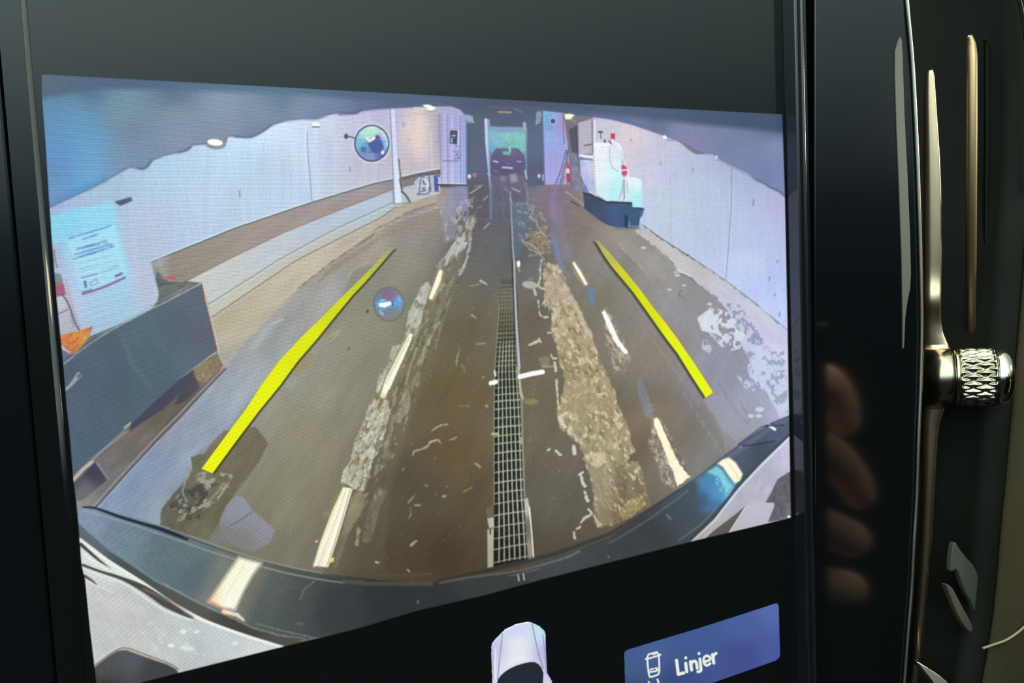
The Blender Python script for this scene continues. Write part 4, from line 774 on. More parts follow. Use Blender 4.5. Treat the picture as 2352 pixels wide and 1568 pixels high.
poly([(1502, 960), (1509, 958), (1516, 968), (1532, 1004), (1552, 1052), (1572, 1080), (1585, 1094), (1556, 1117), (1548, 1090), (1528, 1040), (1512, 1000), (1502, 975)], [(1508, 970, (246, 236, 190)), (1530, 1020, (244, 236, 190)), (1560, 1095, (248, 226, 204))], 'light_reflection', blur=2.5, rough=2.5, rscale=5, tex=(.07, 6, 2, 60, 95))
line([(1514, 962), (1536, 1006), (1560, 1056), (1584, 1090)], 2, (84, 70, 66), alpha=.6); oval(1541, 1009, 4, 4, (190, 100, 96), alpha=.7)
poly([(1462, 870), (1472, 868), (1484, 900), (1500, 940), (1498, 962), (1484, 958), (1466, 910)], (112, 118, 128), alpha=.75, blur=5); flecks([(1480, 900), (1500, 900), (1508, 955), (1492, 955)], 10, (1.4, 2.4), [(150, 156, 166)], 96)
for k in range(9):
    line([(1570 + k * 14, 900 + k * 22), (1576 + k * 14, 915 + k * 22)], 3, (150, 142, 132), alpha=.5, wob=1)
line([(1610, 918), (1640, 960), (1664, 1010), (1668, 1034)], 3, (150, 142, 136), alpha=.6, wob=2); poly([(1614, 920), (1640, 955), (1662, 1005), (1660, 1030), (1630, 985), (1606, 940)], (120, 112, 104), alpha=.5, blur=6)

# ---- drain grate with its bright rail
def edgeL(y): return np.interp(y, [620, 661, 730, 798, 858, 936, 1063, 1159, 1302], [1152, 1150, 1146, 1141, 1137, 1136, 1135.5, 1136, 1134])
def edgeR(y): return np.interp(y, [620, 661, 730, 798, 840, 936, 1031, 1127, 1223, 1285], [1179, 1182, 1185, 1187, 1188, 1194, 1198, 1201, 1208, 1211])
ys = list(range(640, 1300, 12))
body_p = [(edgeL(y), y) for y in ys + [1300]] + [(edgeR(y), y) for y in ([1284] + ys[::-1])]
body_p[len(ys)] = (1134, 1301)
poly([(1150, 640), (1180, 640), (1188, 700), (1184, 760), (1146, 760)], (84, 78, 64), alpha=.6, blur=6)
poly([p for p in body_p if p[1] > 700], [(1165, 700, (84, 78, 62)), (1165, 800, (56, 52, 42)), (1160, 900, (34, 34, 30)), (1165, 1100, (34, 32, 26)), (1170, 1280, (30, 28, 24))], 'drain_grate', blur=2, soft=30)
rows = [655, 664, 672, 681, 690, 699, 708, 717, 727, 736, 746, 756, 766, 776, 786, 797, 808, 819, 830, 841, 855, 873, 891, 907, 922, 940, 961, 982, 1002, 1020, 1041, 1062, 1085, 1109, 1133, 1157, 1184, 1211, 1237, 1262, 1292]
for i, y in enumerate(rows):
    a = .35 if y < 760 else .8
    tilt = np.interp(y, [650, 900, 1150, 1300], [1, 4, 9, 15])
    c = (158, 158, 134) if i % 3 else (176, 180, 166)
    line([(edgeL(y), y), ((edgeL(y) + edgeR(y)) / 2, y - tilt * .6), (edgeR(y), y - tilt)], 2.0 if y < 900 else 3.4, c, 'drain_grate', alpha=a, wob=.5, blur=1.4)
for k in range(1, 6 + 1):
    f = k / 6.4
    pts = [(edgeL(y) + (edgeR(y) - edgeL(y)) * f, y - 12 * f * (y > 1250)) for y in range(662, 1301, 14)]
    up = [p for p in pts if p[1] < 800]; dn = [p for p in pts if p[1] >= 786]
    line(up, 1.8, (140, 140, 118), 'drain_grate', alpha=.6, blur=1.4); line(dn, [2.2 + 1.6 * (p[1] - 786) / 500 for p in dn], (176, 178, 160), 'drain_grate', alpha=.9, wob=.4, blur=1.4)
line([(edgeL(y) - 1, y) for y in range(700, 1160, 12)], 2.6, (140, 140, 120), 'drain_grate', alpha=.7, wob=.6)
speckle([(1140, 1130), (1210, 1120), (1212, 1285), (1136, 1298)], (176, 170, 120), -.08, 5, 97, alpha=.4)
line([(1172, 440), (1174, 480), (1176, 520), (1178, 570), (1181, 600)], [2, 2.2, 2.6, 2.6, 3], (190, 186, 190), 'drain_rail', alpha=.85); line([(1171, 520), (1175, 600), (1177, 660)], 1.6, (60, 54, 60), alpha=.7)
line([(1181, 600), (1182, 640), (1184, 700), (1187, 760), (1190, 800), (1193, 845)], [4, 4, 5, 5.5, 6, 7], (178, 178, 186), 'drain_rail', blur=1.6); line([(1177, 600), (1179, 660), (1182, 740), (1184, 845)], 1.8, (44, 40, 46), alpha=.9); line([(1186, 650), (1190, 740), (1197, 850)], 1.6, (60, 54, 70), alpha=.8)
line([(1190, 845), (1196, 900), (1200, 915)], 6, (176, 170, 140), 'drain_rail', wob=.8); line([(1199, 915), (1200, 1000), (1203, 1080), (1205, 1140)], 4, (140, 142, 120), 'drain_rail', alpha=.8, wob=1); line([(1131, 996), (1143, 996)], 6, (190, 186, 156), alpha=.8); line([(1197, 1005), (1198, 1018)], 5, (176, 160, 150), alpha=.8)
poly([(1119, 1190), (1134, 1187), (1135, 1210), (1124, 1214)], (188, 182, 166), 'drain_grate'); poly([(1119, 1216), (1134, 1213), (1133, 1301), (1120, 1304)], (190, 184, 168), 'drain_grate', tex=(.06, 8, 1, 0, 98)); line([(1119, 1190), (1119, 1302)], 1.6, (120, 90, 80), alpha=.7); line([(1126, 1214), (1126, 1226)], 3, (60, 54, 44))
poly([(1116, 1170), (1132, 1158), (1133, 1188), (1120, 1190)], (120, 110, 92), 'drain_grate', alpha=.6, blur=3)
poly([(1204, 1145), (1212, 1143), (1218, 1170), (1222, 1220), (1227, 1281), (1214, 1286), (1208, 1230)], [(1210, 1160, (176, 174, 156)), (1214, 1210, (110, 104, 84)), (1218, 1270, (156, 146, 130))], 'drain_grate', soft=12, blur=2); line([(1216, 1165), (1221, 1220), (1226, 1281)], 3, (226, 226, 216)); line([(1220, 1160), (1226, 1230), (1230, 1280)], 1.5, (60, 60, 60), alpha=.6)
line([(1194, 865), (1222, 858), (1246, 854)], 11, (250, 250, 244), 'light_reflection', blur=2); line([(1192, 872), (1222, 866), (1248, 860)], 1.6, (100, 76, 60), alpha=.8); line([(1128, 880), (1138, 877)], 11, (250, 248, 240), 'light_reflection', blur=2); line([(1136, 852), (1138, 862)], 5, (200, 200, 236)); line([(1247, 842), (1262, 842), (1274, 840)], 4, (190, 166, 130), alpha=.6)
line([(1128, 884), (1140, 886)], 2, (90, 60, 60), alpha=.7)

# ---- the car's own bumper and bodywork, bent by the lens
btop = [(150, 1164), (180, 1163), (220, 1166), (271, 1183), (361, 1206), (429, 1230), (549, 1271), (659, 1301), (738, 1317), (793, 1322), (885, 1333), (984, 1338), (1074, 1327), (1170, 1314), (1299, 1272), (1400, 1234), (1493, 1168), (1559, 1123), (1608, 1089), (1666, 1043), (1723, 1002), (1774, 969), (1840, 942)]
bump = btop + [(1840, 1000), (1812, 1003), (1774, 1063), (1723, 1112), (1666, 1172), (1590, 1244), (1400, 1320), (1000, 1420), (686, 1470), (577, 1437), (481, 1400), (358, 1337), (249, 1264), (181, 1206), (150, 1180)]
poly(bump, [(200, 1185, (134, 150, 184)), (280, 1230, (116, 134, 158)), (380, 1280, (98, 116, 134)), (450, 1330, (92, 106, 120)), (430, 1250, (104, 116, 128)), (620, 1350, (88, 94, 92)), (680, 1380, (74, 80, 82)), (760, 1400, (58, 64, 72)), (900, 1380, (48, 54, 62)), (1000, 1390, (50, 54, 62)), (1100, 1340, (62, 68, 72)), (1250, 1300, (66, 72, 78)),
            (1400, 1260, (62, 68, 76)), (1500, 1220, (60, 66, 76)), (1560, 1180, (66, 78, 96)), (1600, 1200, (70, 82, 96)), (1700, 1040, (78, 86, 108)), (1740, 1040, (62, 72, 90)), (1790, 985, (80, 88, 112)), (1700, 1120, (64, 76, 92))], 'bumper_edge', blur=1.6, soft=25, tex=(.05, 9, 2, -10, 101))
line([(190, 1164), (220, 1167), (271, 1185), (330, 1203), (361, 1212), (400, 1226), (430, 1238)], [3, 5, 7, 7, 8, 9, 6], (34, 42, 58), 'bumper_edge', smooth=4, blur=2)
line([(190, 1171), (271, 1194), (361, 1224), (429, 1247), (470, 1262)], 3, (160, 176, 190), alpha=.7, blur=3, smooth=4)
line([(432, 1234), (549, 1276), (659, 1307), (738, 1320), (793, 1326)], 3, (84, 80, 70), alpha=.9, smooth=4, blur=1.8); line([(432, 1229), (549, 1270), (659, 1300), (738, 1315)], 3.5, (150, 148, 132), alpha=.8, smooth=4, blur=2); line([(470, 1262), (560, 1290), (660, 1316), (740, 1331), (790, 1338)], 3.5, (150, 156, 148), alpha=.8, smooth=4, blur=2.5)
line([(790, 1335), (850, 1340), (900, 1340), (990, 1341)], 9, (88, 92, 86), alpha=.8, wob=1.5, blur=3); line([(1010, 1338), (1074, 1326), (1170, 1314), (1240, 1298), (1300, 1280), (1330, 1266)], 5, (116, 112, 104), alpha=.8, wob=1.5, smooth=3, blur=3)
line([(830, 1318), (900, 1322), (990, 1318)], 5, (92, 88, 80), alpha=.7, wob=1.5, blur=3); line([(1170, 1322), (1240, 1306)], 2.5, (130, 124, 114), alpha=.6, wob=1)
line([(1000, 1336), (1060, 1322), (1120, 1310), (1210, 1288), (1280, 1270), (1400, 1226), (1480, 1176), (1560, 1124)], [3, 6, 8, 10, 10, 8, 5, 3], (46, 48, 56), alpha=.7, blur=5)
line([(1400, 1246), (1450, 1218), (1500, 1186), (1560, 1142), (1580, 1126)], 4, (112, 114, 120), alpha=.6, wob=1, blur=2.5); line([(1600, 1104), (1660, 1060), (1720, 1018), (1780, 976), (1815, 962)], 12, (92, 100, 124), alpha=.8, blur=6)
line([(1190, 1320), (1192, 1333)], 3.5, (196, 196, 184)); line([(1202, 1318), (1204, 1331)], 3.5, (196, 196, 184)); line([(1196, 1318), (1198, 1332)], 2, (50, 50, 54), alpha=.8)
line([(690, 1374), (700, 1352), (712, 1343), (722, 1334)], 4, (110, 116, 108), alpha=.8, smooth=3, wob=1); oval(960, 1382, 3, 5, (110, 110, 112), blur=2); oval(688, 1432, 10, 4, (92, 96, 96), blur=3); line([(1532, 1182), (1540, 1192)], 5, (120, 126, 140), alpha=.8); oval(1398, 1278, 2, 3, (120, 120, 124))
flecks([(250, 1230), (480, 1280), (480, 1360), (350, 1300)], 12, (1.5, 3), [(126, 142, 156), (70, 84, 96)], 102, alpha=.6)
# ceiling tube seen in the bumper, left
poly([(500, 1268), (620, 1300), (560, 1430), (450, 1380)], (190, 160, 120), alpha=.25, blur=30)
poly([(549, 1279), (575, 1286), (601, 1292), (580, 1320), (560, 1355), (540, 1400), (512, 1396), (478, 1382), (500, 1350), (524, 1315)], [(570, 1290, (252, 244, 222)), (520, 1380, (255, 248, 226)), (490, 1375, (250, 214, 176)), (550, 1340, (252, 250, 222))], 'bumper_highlight', blur=12, soft=12)
line([(588, 1296), (568, 1330), (540, 1385)], 4, (255, 255, 240), alpha=.7, blur=4); line([(560, 1300), (530, 1350), (510, 1388)], 3, (226, 206, 180), alpha=.6, blur=4); line([(478, 1376), (500, 1392), (520, 1402)], 5, (226, 120, 90), alpha=.6, blur=4)
line([(514, 1404), (545, 1412), (560, 1424)], [10, 9, 4], (246, 232, 196), alpha=.9, blur=4, wob=1.5); line([(516, 1412), (545, 1424)], 4, (206, 96, 76), alpha=.7, blur=3)
# right highlight
poly([(1605, 1100), (1650, 1070), (1690, 1110), (1680, 1140), (1640, 1175), (1610, 1180), (1600, 1140)], [(1625, 1100, (66, 128, 176)), (1650, 1130, (70, 140, 196)), (1640, 1165, (60, 110, 170)), (1610, 1150, (62, 90, 124)), (1675, 1130, (96, 176, 216))], 'bumper_highlight', blur=14, soft=10)
poly([(1624, 1084), (1646, 1070), (1660, 1080), (1672, 1105), (1682, 1120), (1670, 1126), (1650, 1095)], (118, 204, 216), blur=7, alpha=.85); speckle([(1640, 1095), (1680, 1110), (1680, 1130), (1650, 1130)], (150, 210, 230), .08, 5, 103, alpha=.6)
poly([(1648, 1064), (1660, 1055), (1674, 1050), (1690, 1062), (1706, 1088), (1700, 1104), (1688, 1110), (1672, 1090), (1660, 1072)], [(1665, 1062, (244, 236, 206)), (1696, 1096, (246, 232, 200))], 'bumper_highlight', blur=5); line([(1668, 1058), (1690, 1085), (1697, 1100)], 2.5, (206, 190, 170), alpha=.7)
line([(1766, 976), (1780, 986)], [7, 6], (226, 224, 255), blur=2); line([(1758, 978), (1800, 976)], 3, (46, 50, 62), alpha=.9); line([(1700, 1024), (1740, 1020), (1780, 1012)], 3, (40, 48, 66), alpha=.8, blur=3, smooth=3); oval(1702, 1026, 4, 3, (120, 110, 220)); line([(1696, 1020), (1750, 980), (1775, 972)], 3, (56, 62, 78), alpha=.8, blur=3)
# body, lower left
body = [(181, 1232), (200, 1246), (249, 1284), (330, 1335), (400, 1384), (470, 1422), (560, 1456), (654, 1486), (640, 1560), (100, 1700), (100, 1232)]
poly([(150, 1180), (181, 1203), (249, 1263), (358, 1337), (481, 1399), (577, 1437), (700, 1475), (690, 1520), (560, 1470), (400, 1390), (249, 1290), (181, 1240), (150, 1225)], [(200, 1230, (96, 104, 124)), (300, 1310, (74, 78, 84)), (420, 1380, (86, 84, 78)), (560, 1450, (66, 64, 56)), (640, 1475, (78, 78, 72))], 'bumper_edge', blur=2.5, soft=20)
line([(181, 1200), (220, 1228), (300, 1290), (358, 1332), (420, 1362)], 3, (132, 144, 156), alpha=.7, blur=3, smooth=4); line([(374, 1338), (430, 1370), (481, 1395), (520, 1412)], 3, (150, 150, 144), alpha=.8, wob=1, blur=2, smooth=3); line([(520, 1412), (577, 1440), (640, 1458), (700, 1466)], 4, (130, 128, 118), alpha=.8, wob=2, blur=2.5); line([(590, 1432), (640, 1446), (730, 1466)], 3, (130, 134, 126), alpha=.7, wob=2, blur=2)
poly(body, [(240, 1290, (220, 224, 228)), (240, 1370, (190, 188, 200)), (300, 1420, (186, 184, 196)), (400, 1440, (188, 192, 196)), (500, 1470, (192, 198, 206)), (450, 1500, (184, 186, 194)), (280, 1480, (182, 186, 186)), (600, 1490, (206, 208, 208)), (230, 1450, (184, 184, 196))], 'own_car_body', blur=2, soft=25, tex=(.04, 20, 2, 30, 105))
line([(184, 1240), (249, 1288), (330, 1340), (400, 1388), (470, 1425), (560, 1458), (650, 1486)], 7, (236, 244, 240), alpha=.9, blur=2.5, smooth=4)
line([(186, 1250), (220, 1280), (240, 1296), (258, 1308)], [8, 6, 5, 2], (74, 60, 62), smooth=4, blur=2); line([(188, 1268), (230, 1296), (300, 1330), (350, 1366), (420, 1404)], 8, (226, 232, 234), alpha=.8, blur=3, smooth=4)
line([(190, 1297), (230, 1312), (280, 1328), (331, 1352), (380, 1384), (420, 1408), (444, 1420)], [6, 6, 8, 16, 20, 10, 2], (74, 70, 70), 'own_car_body', smooth=4, blur=2); line([(192, 1306), (240, 1322), (290, 1342), (330, 1370), (380, 1402), (440, 1424)], 5, (214, 228, 226), alpha=.9, smooth=4, blur=3)
line([(330, 1352), (390, 1382), (444, 1416)], 4, (156, 110, 116), alpha=.7, blur=3, smooth=3); line([(194, 1322), (210, 1332), (222, 1342)], [6, 5, 2], (84, 66, 66), smooth=2); line([(194, 1332), (225, 1346), (260, 1360)], 3, (220, 226, 228), alpha=.7, blur=3)
line([(196, 1334), (208, 1440), (220, 1520)], 3, (206, 216, 214), alpha=.5, blur=4)
flecks([(330, 1390), (440, 1440), (540, 1470), (460, 1520), (300, 1480)], 16, (3, 7), [(214, 222, 224)], 106, alpha=.7, stretch=1.2); oval(430, 1488, 17, 6, (212, 220, 222), blur=4, ang=8); oval(540, 1477, 8, 5, (214, 224, 224), blur=3)
oval(420, 1450, 8, 5, (220, 226, 228), blur=3); oval(452, 1450, 7, 4, (216, 222, 226), blur=3); oval(393, 1482, 8, 5, (214, 224, 224), blur=3)
poly([(190, 1560), (216, 1532), (249, 1507), (270, 1494), (290, 1492), (331, 1507), (386, 1526), (404, 1536), (412, 1548), (400, 1600), (190, 1640)], [(240, 1530, (70, 76, 78)), (300, 1515, (78, 80, 92)), (350, 1545, (58, 62, 66)), (240, 1580, (50, 54, 56))], 'own_car_body', blur=3, soft=15)
line([(220, 1526), (255, 1500), (276, 1489), (296, 1489), (340, 1505), (390, 1524), (410, 1537)], 2.5, (110, 66, 66), alpha=.8, smooth=4, blur=2); line([(218, 1522), (250, 1498), (276, 1484)], 3, (196, 210, 206), alpha=.7, smooth=3, blur=3)
# body, lower right
poly([(1585, 1246), (1640, 1192), (1697, 1119), (1750, 1062), (1812, 1002), (1840, 990), (1840, 1250), (1590, 1310)], [(1620, 1235, (178, 176, 180)), (1700, 1150, (170, 168, 184)), (1760, 1080, (172, 168, 190)), (1800, 1050, (190, 180, 210)), (1740, 1180, (188, 180, 200))], 'own_car_body', blur=2, soft=20, tex=(.06, 12, 2, -50, 107))
line([(1590, 1242), (1640, 1196), (1697, 1124), (1750, 1068), (1815, 1004)], 4, (214, 218, 226), alpha=.8, blur=2.5); line([(1586, 1236), (1640, 1186), (1697, 1112), (1750, 1056), (1812, 998)], 5, (58, 70, 78), 'bumper_edge', blur=2.5)
line([(1560, 1240), (1610, 1204), (1640, 1172), (1650, 1158)], 4, (112, 122, 126), alpha=.6, wob=1, blur=3)
poly([(1840, 1075), (1812, 1084), (1786, 1100), (1772, 1130), (1758, 1154), (1778, 1154), (1778, 1164), (1764, 1198), (1840, 1190)], [(1800, 1110, (96, 88, 98)), (1790, 1170, (92, 88, 98)), (1812, 1180, (110, 106, 118))], 'own_car_body', blur=3, soft=10, tex=(.15, 8, 1, 0, 108))
poly([(1712, 1162), (1690, 1180), (1640, 1218), (1618, 1238), (1672, 1226), (1694, 1190)], (92, 86, 84), 'own_car_body', blur=2.5); line([(1712, 1165), (1692, 1196), (1675, 1222)], 3, (216, 218, 220), alpha=.8)
poly([(1716, 1160), (1760, 1154), (1776, 1162), (1762, 1198), (1674, 1224), (1690, 1200)], (184, 178, 196), 'own_car_body', blur=3); oval(1812, 1186, 4, 3, (230, 230, 246))

# ---- overall tone of the camera picture
gb = (X0, Y0, X1, Y1)
TONE = [(600, 400, (1.09, 1.06, 1.01)), (750, 900, (1.03, 1.05, .98)), (1500, 850, (1.13, 1.15, 1.16)), (1600, 500, (1.0, 1.05, 1.01)), (1000, 1100, (.98, 1.03, 1.03)), (300, 900, (.95, .94, .91)),
        (556, 849, (1.04, 1.07, 1.03)), (350, 1100, (.91, .95, .92)), (1656, 866, (1.03, 1.06, 1.12)), (1740, 330, (.88, .93, .93)), (600, 270, (1.18, 1.19, 1.20)), (160, 350, (1.0, 1.04, 1.02)), (1260, 1100, (1.09, 1.13, 1.17)), (1600, 1020, (1.06, 1.09, 1.07)), (900, 500, (1.04, 1.06, 1.02)), (1180, 600, (1.0, 1.05, 1.04)), (500, 1400, (1.02, 1.04, 1.02)), (1410, 400, (1.01, 1.03, 1.05)), (1170, 340, (1.0, .98, 1.05)), (855, 330, (1.03, .99, 1.04)), (900, 1385, (.90, .88, .80)), (1100, 1350, (.86, .86, .80)), (1480, 1240, (.95, .93, .86)), (420, 1310, (.95, 1.0, .93)), (1230, 1000, (1.06, 1.12, 1.08)), (1010, 800, (1.0, 1.06, .96)), (700, 1120, (1.04, 1.07, 1.0)), (300, 1450, (1.06, 1.07, 1.02)), (1330, 900, (1.05, 1.08, 1.04))]
img *= shade(TONE, gb, 50)
lum = img @ np.array([.3, .59, .11], np.float32)
img = lum[..., None] + (img - lum[..., None]) * .87
poly([(1075, 262), (1250, 262), (1252, 500), (1072, 500)], (140, 158, 172), alpha=.13, blur=30)  # pale haze painted over the far tunnel
img = np.clip(img, 0, 255)
k_ = img.copy(); k_[1:-1] = (img[:-2] + 2 * img[1:-1] + img[2:]) / 4; k_[:, 1:-1] = (k_[:, :-2] + 2 * k_[:, 1:-1] + k_[:, 2:]) / 4; img = k_
g_ = np.random.default_rng(5).normal(0, 1, (CH, CW)).astype(np.float32); g_[1:] = (g_[1:] + g_[:-1]) * .5; g_[:, 1:] = (g_[:, 1:] + g_[:, :-1]) * .5
img *= (1 + .035 * g_[..., None])

# ---- yellow guide lines drawn over the picture
GYL = [(463, 1076), (513, 1008), (563, 942), (602, 882), (642, 828), (693, 773), (740, 728), (782, 685), (816, 652), (846, 622), (870, 597), (892, 572), (907, 569), (888, 591), (869, 613), (840, 646), (808, 680), (770, 726), (729, 777), (683, 830), (642, 886), (596, 942), (543, 1012), (488, 1087)]
poly([(x + 5, y + 2) for x, y in GYL], (58, 64, 34), alpha=.75, blur=3)
poly(GYL, [(470, 1080, (236, 246, 12)), (600, 900, (232, 242, 10)), (700, 790, (222, 232, 14)), (780, 700, (210, 218, 24)), (830, 645, (196, 204, 44)), (870, 605, (180, 186, 84)), (900, 572, (160, 160, 122))], 'yellow_guide_line', blur=1.6, soft=14)
GYR = [(1366, 549), (1377, 555), (1412, 594), (1447, 636), (1472, 667), (1498, 703), (1528, 740), (1557, 779), (1600, 842), (1638, 901), (1621, 913), (1588, 862), (1557, 812), (1531, 778), (1506, 743), (1480, 706), (1455, 671), (1430, 641), (1404, 610), (1385, 582)]
poly([(x - 6, y + 3) for x, y in GYR], (60, 64, 50), alpha=.75, blur=3)
poly(GYR, [(1368, 552, (168, 164, 122)), (1390, 582, (190, 190, 84)), (1430, 630, (208, 212, 36)), (1480, 690, (220, 228, 16)), (1560, 800, (232, 244, 10)), (1630, 905, (236, 248, 12))], 'yellow_guide_line', blur=1.6, soft=14)
pic_box, pic_mask = poly_mask(PIC, 3.0)
full = np.zeros((CH, CW), np.float32); full[sl(pic_box)] = pic_mask
img *= full[..., None]; rid[full < .001] = 0

# ---- interface below and above the picture
def ui_poly(*a, **k): poly(*a, **k)
CARTOP = [(1128, 1485), (1130, 1476), (1141, 1462), (1158, 1445), (1185, 1432), (1210, 1427), (1220, 1428), (1239, 1437), (1250, 1447), (1253, 1456), (1254, 1493), (1257, 1545), (1262, 1554), (1268, 1563), (1264, 1600), (1132, 1610), (1130, 1560), (1128, 1500)]
ui_poly(CARTOP, [(1180, 1445, (206, 212, 246)), (1190, 1480, (228, 232, 238)), (1190, 1520, (232, 234, 236)), (1135, 1490, (196, 200, 230)), (1250, 1500, (184, 186, 226)), (1245, 1455, (196, 220, 240))], 'car_top_view', soft=12)
line([(1158, 1446), (1186, 1433), (1214, 1428)], 4, (250, 250, 255), blur=2); line([(1154, 1456), (1150, 1490), (1143, 1560)], 2.6, (140, 146, 184), alpha=.9); line([(1222, 1432), (1230, 1470), (1238, 1505), (1248, 1535)], 2.6, (140, 140, 172), alpha=.9, smooth=3); line([(1133, 1480), (1143, 1463), (1158, 1448)], 3, (190, 232, 240), alpha=.8); line([(1243, 1442), (1251, 1452)], 4, (150, 214, 236)); line([(1247, 1458), (1252, 1500), (1255, 1545)], 3, (150, 150, 206), alpha=.9)
line([(1138, 1490), (1137, 1560)], 3, (240, 236, 236), alpha=.8); line([(1131, 1490), (1133, 1560)], 2, (150, 140, 190), alpha=.7)
ui_poly([(1140, 1572), (1144, 1560), (1150, 1551), (1160, 1542), (1171, 1535), (1186, 1528), (1202, 1523), (1216, 1520), (1228, 1520), (1237, 1525), (1243, 1532), (1248, 1545), (1246, 1600), (1140, 1610)], (32, 38, 48), 'car_top_view', blur=2)
line([(1146, 1552), (1172, 1531), (1202, 1519), (1230, 1516), (1240, 1522)], 2.5, (196, 220, 224), alpha=.6, smooth=3, blur=2)
BTN = [(1433, 1500), (1435, 1495), (1441, 1491), (1500, 1473), (1600, 1443), (1700, 1411), (1780, 1385), (1786, 1385), (1789, 1392), (1790, 1440), (1792, 1503), (1789, 1511), (1781, 1517), (1640, 1567), (1446, 1632), (1438, 1628), (1436, 1600)]
ui_poly(BTN, [(1445, 1520, (66, 92, 138)), (1500, 1500, (70, 94, 146)), (1600, 1470, (64, 88, 144)), (1700, 1440, (72, 94, 156)), (1780, 1400, (84, 106, 168)), (1700, 1500, (64, 76, 136)), (1780, 1490, (72, 88, 156)), (1550, 1560, (56, 74, 126)), (1450, 1580, (54, 76, 120))], 'lines_button', soft=25, blur=1.6)
LT = (234, 240, 222)
def glyph(pts, w=7.4, smooth=0, name='button_lettering'): line(pts, w, LT, name, smooth=smooth, blur=1.7)
glyph([(1554, 1516), (1558, 1548), (1570, 1545)]); glyph([(1575, 1523), (1577.5, 1542)]); glyph([(1575, 1510), (1575.3, 1510.5)], 6.6)
glyph([(1586, 1519), (1588.5, 1538)]); glyph([(1586.5, 1526), (1590, 1520), (1596, 1518), (1599.5, 1522), (1601.5, 1534)], 6.8, 4)
glyph([(1607.5, 1513), (1610, 1536), (1608, 1541), (1603, 1542)], 6.8, 4); glyph([(1605.5, 1500), (1605.8, 1500.5)], 6.4)
glyph([(1617, 1520), (1630.5, 1514.5), (1629, 1508), (1623, 1505.5), (1617, 1510), (1616.5, 1520), (1621, 1527), (1627, 1526.5), (1631, 1523)], 5.8, 5)
glyph([(1636.5, 1503), (1639.5, 1522)]); glyph([(1637.5, 1510), (1641, 1502.5), (1645, 1500)], 6.4, 3)
def ic(pts, w=4.0, smooth=0): line(pts, w, LT, 'button_icon', smooth=smooth, blur=1.6)
ic([(1483, 1513), (1500, 1509), (1517, 1503)]); ic([(1487, 1508), (1490, 1502), (1498, 1500), (1509, 1497), (1513, 1504)]); ic([(1487, 1511), (1488, 1530), (1491, 1550), (1495, 1554), (1508, 1550), (1514, 1544), (1514, 1520), (1513, 1503)], 4.2, 2); ic([(1497, 1501), (1502, 1503), (1509, 1499)], 2.6); ic([(1493, 1543), (1505, 1541), (1512, 1537)]); ic([(1496, 1537), (1509, 1533), (1508, 1541)], 3); ic([(1490, 1540), (1497, 1535)], 2.6)
ic([(1490, 1566), (1494, 1574)], 4.5); ic([(1510, 1560), (1513, 1568)], 4.5)
CL = (255, 255, 248)
line([(1700, -3), (1703, 0)], 5, CL, 'clock_digits', blur=1.5); line([(1716, -16), (1717, -3), (1724, 2), (1732, 1), (1737, -6), (1737, -20)], 6.5, CL, 'clock_digits', smooth=4, blur=1.5); line([(1750, 3), (1777, 7.5)], 7.5, CL, 'clock_digits', blur=1.5); line([(1751, 2), (1766, -10), (1774, -22)], 6.5, CL, 'clock_digits', smooth=2, blur=1.5)
line([(1670, -12), (1672, -1)], 5, (190, 150, 120), alpha=.25, blur=4)
del n

# ================================================================== meshes of the lit cells
def lin(c):
    c = np.clip(c, 0, 255) / 255.0
    return np.where(c <= .04045, c / 12.92, ((c + .055) / 1.055) ** 2.4)

M_LIT = bpy.data.materials.new('lit_display_cells')
M_LIT.use_nodes = True
t_ = M_LIT.node_tree
pb = t_.nodes['Principled BSDF']
pb.inputs['Base Color'].default_value = (0.004, 0.005, 0.006, 1); pb.inputs['Roughness'].default_value = 0.10; pb.inputs['IOR'].default_value = 1.5
at = t_.nodes.new('ShaderNodeAttribute'); at.attribute_name = 'shown_colour'
tco = t_.nodes.new('ShaderNodeTexCoord'); sp = t_.nodes.new('ShaderNodeSeparateXYZ')
t_.links.new(tco.outputs['Object'], sp.inputs[0])
def wave(sock, pitch, amp):
    a = t_.nodes.new('ShaderNodeMath'); a.operation = 'MULTIPLY'; a.inputs[1].default_value = 2 * math.pi / pitch
    b2 = t_.nodes.new('ShaderNodeMath'); b2.operation = 'SINE'
    c = t_.nodes.new('ShaderNodeMath'); c.operation = 'MULTIPLY_ADD'; c.inputs[1].default_value = amp; c.inputs[2].default_value = 1.0
    t_.links.new(sock, a.inputs[0]); t_.links.new(a.outputs[0], b2.inputs[0]); t_.links.new(b2.outputs[0], c.inputs[0])
    return c.outputs[0]
wz = wave(sp.outputs['Z'], 0.000198, 0.20); wx = wave(sp.outputs['X'], 0.000198, 0.07)   # the pixel rows and columns of the panel
mm = t_.nodes.new('ShaderNodeMath'); mm.operation = 'MULTIPLY'
t_.links.new(wz, mm.inputs[0]); t_.links.new(wx, mm.inputs[1])
t_.links.new(at.outputs['Color'], pb.inputs['Emission Color']); t_.links.new(mm.outputs[0], pb.inputs['Emission Strength'])
try: M_LIT.cycles.emission_sampling = 'NONE'
except Exception: pass

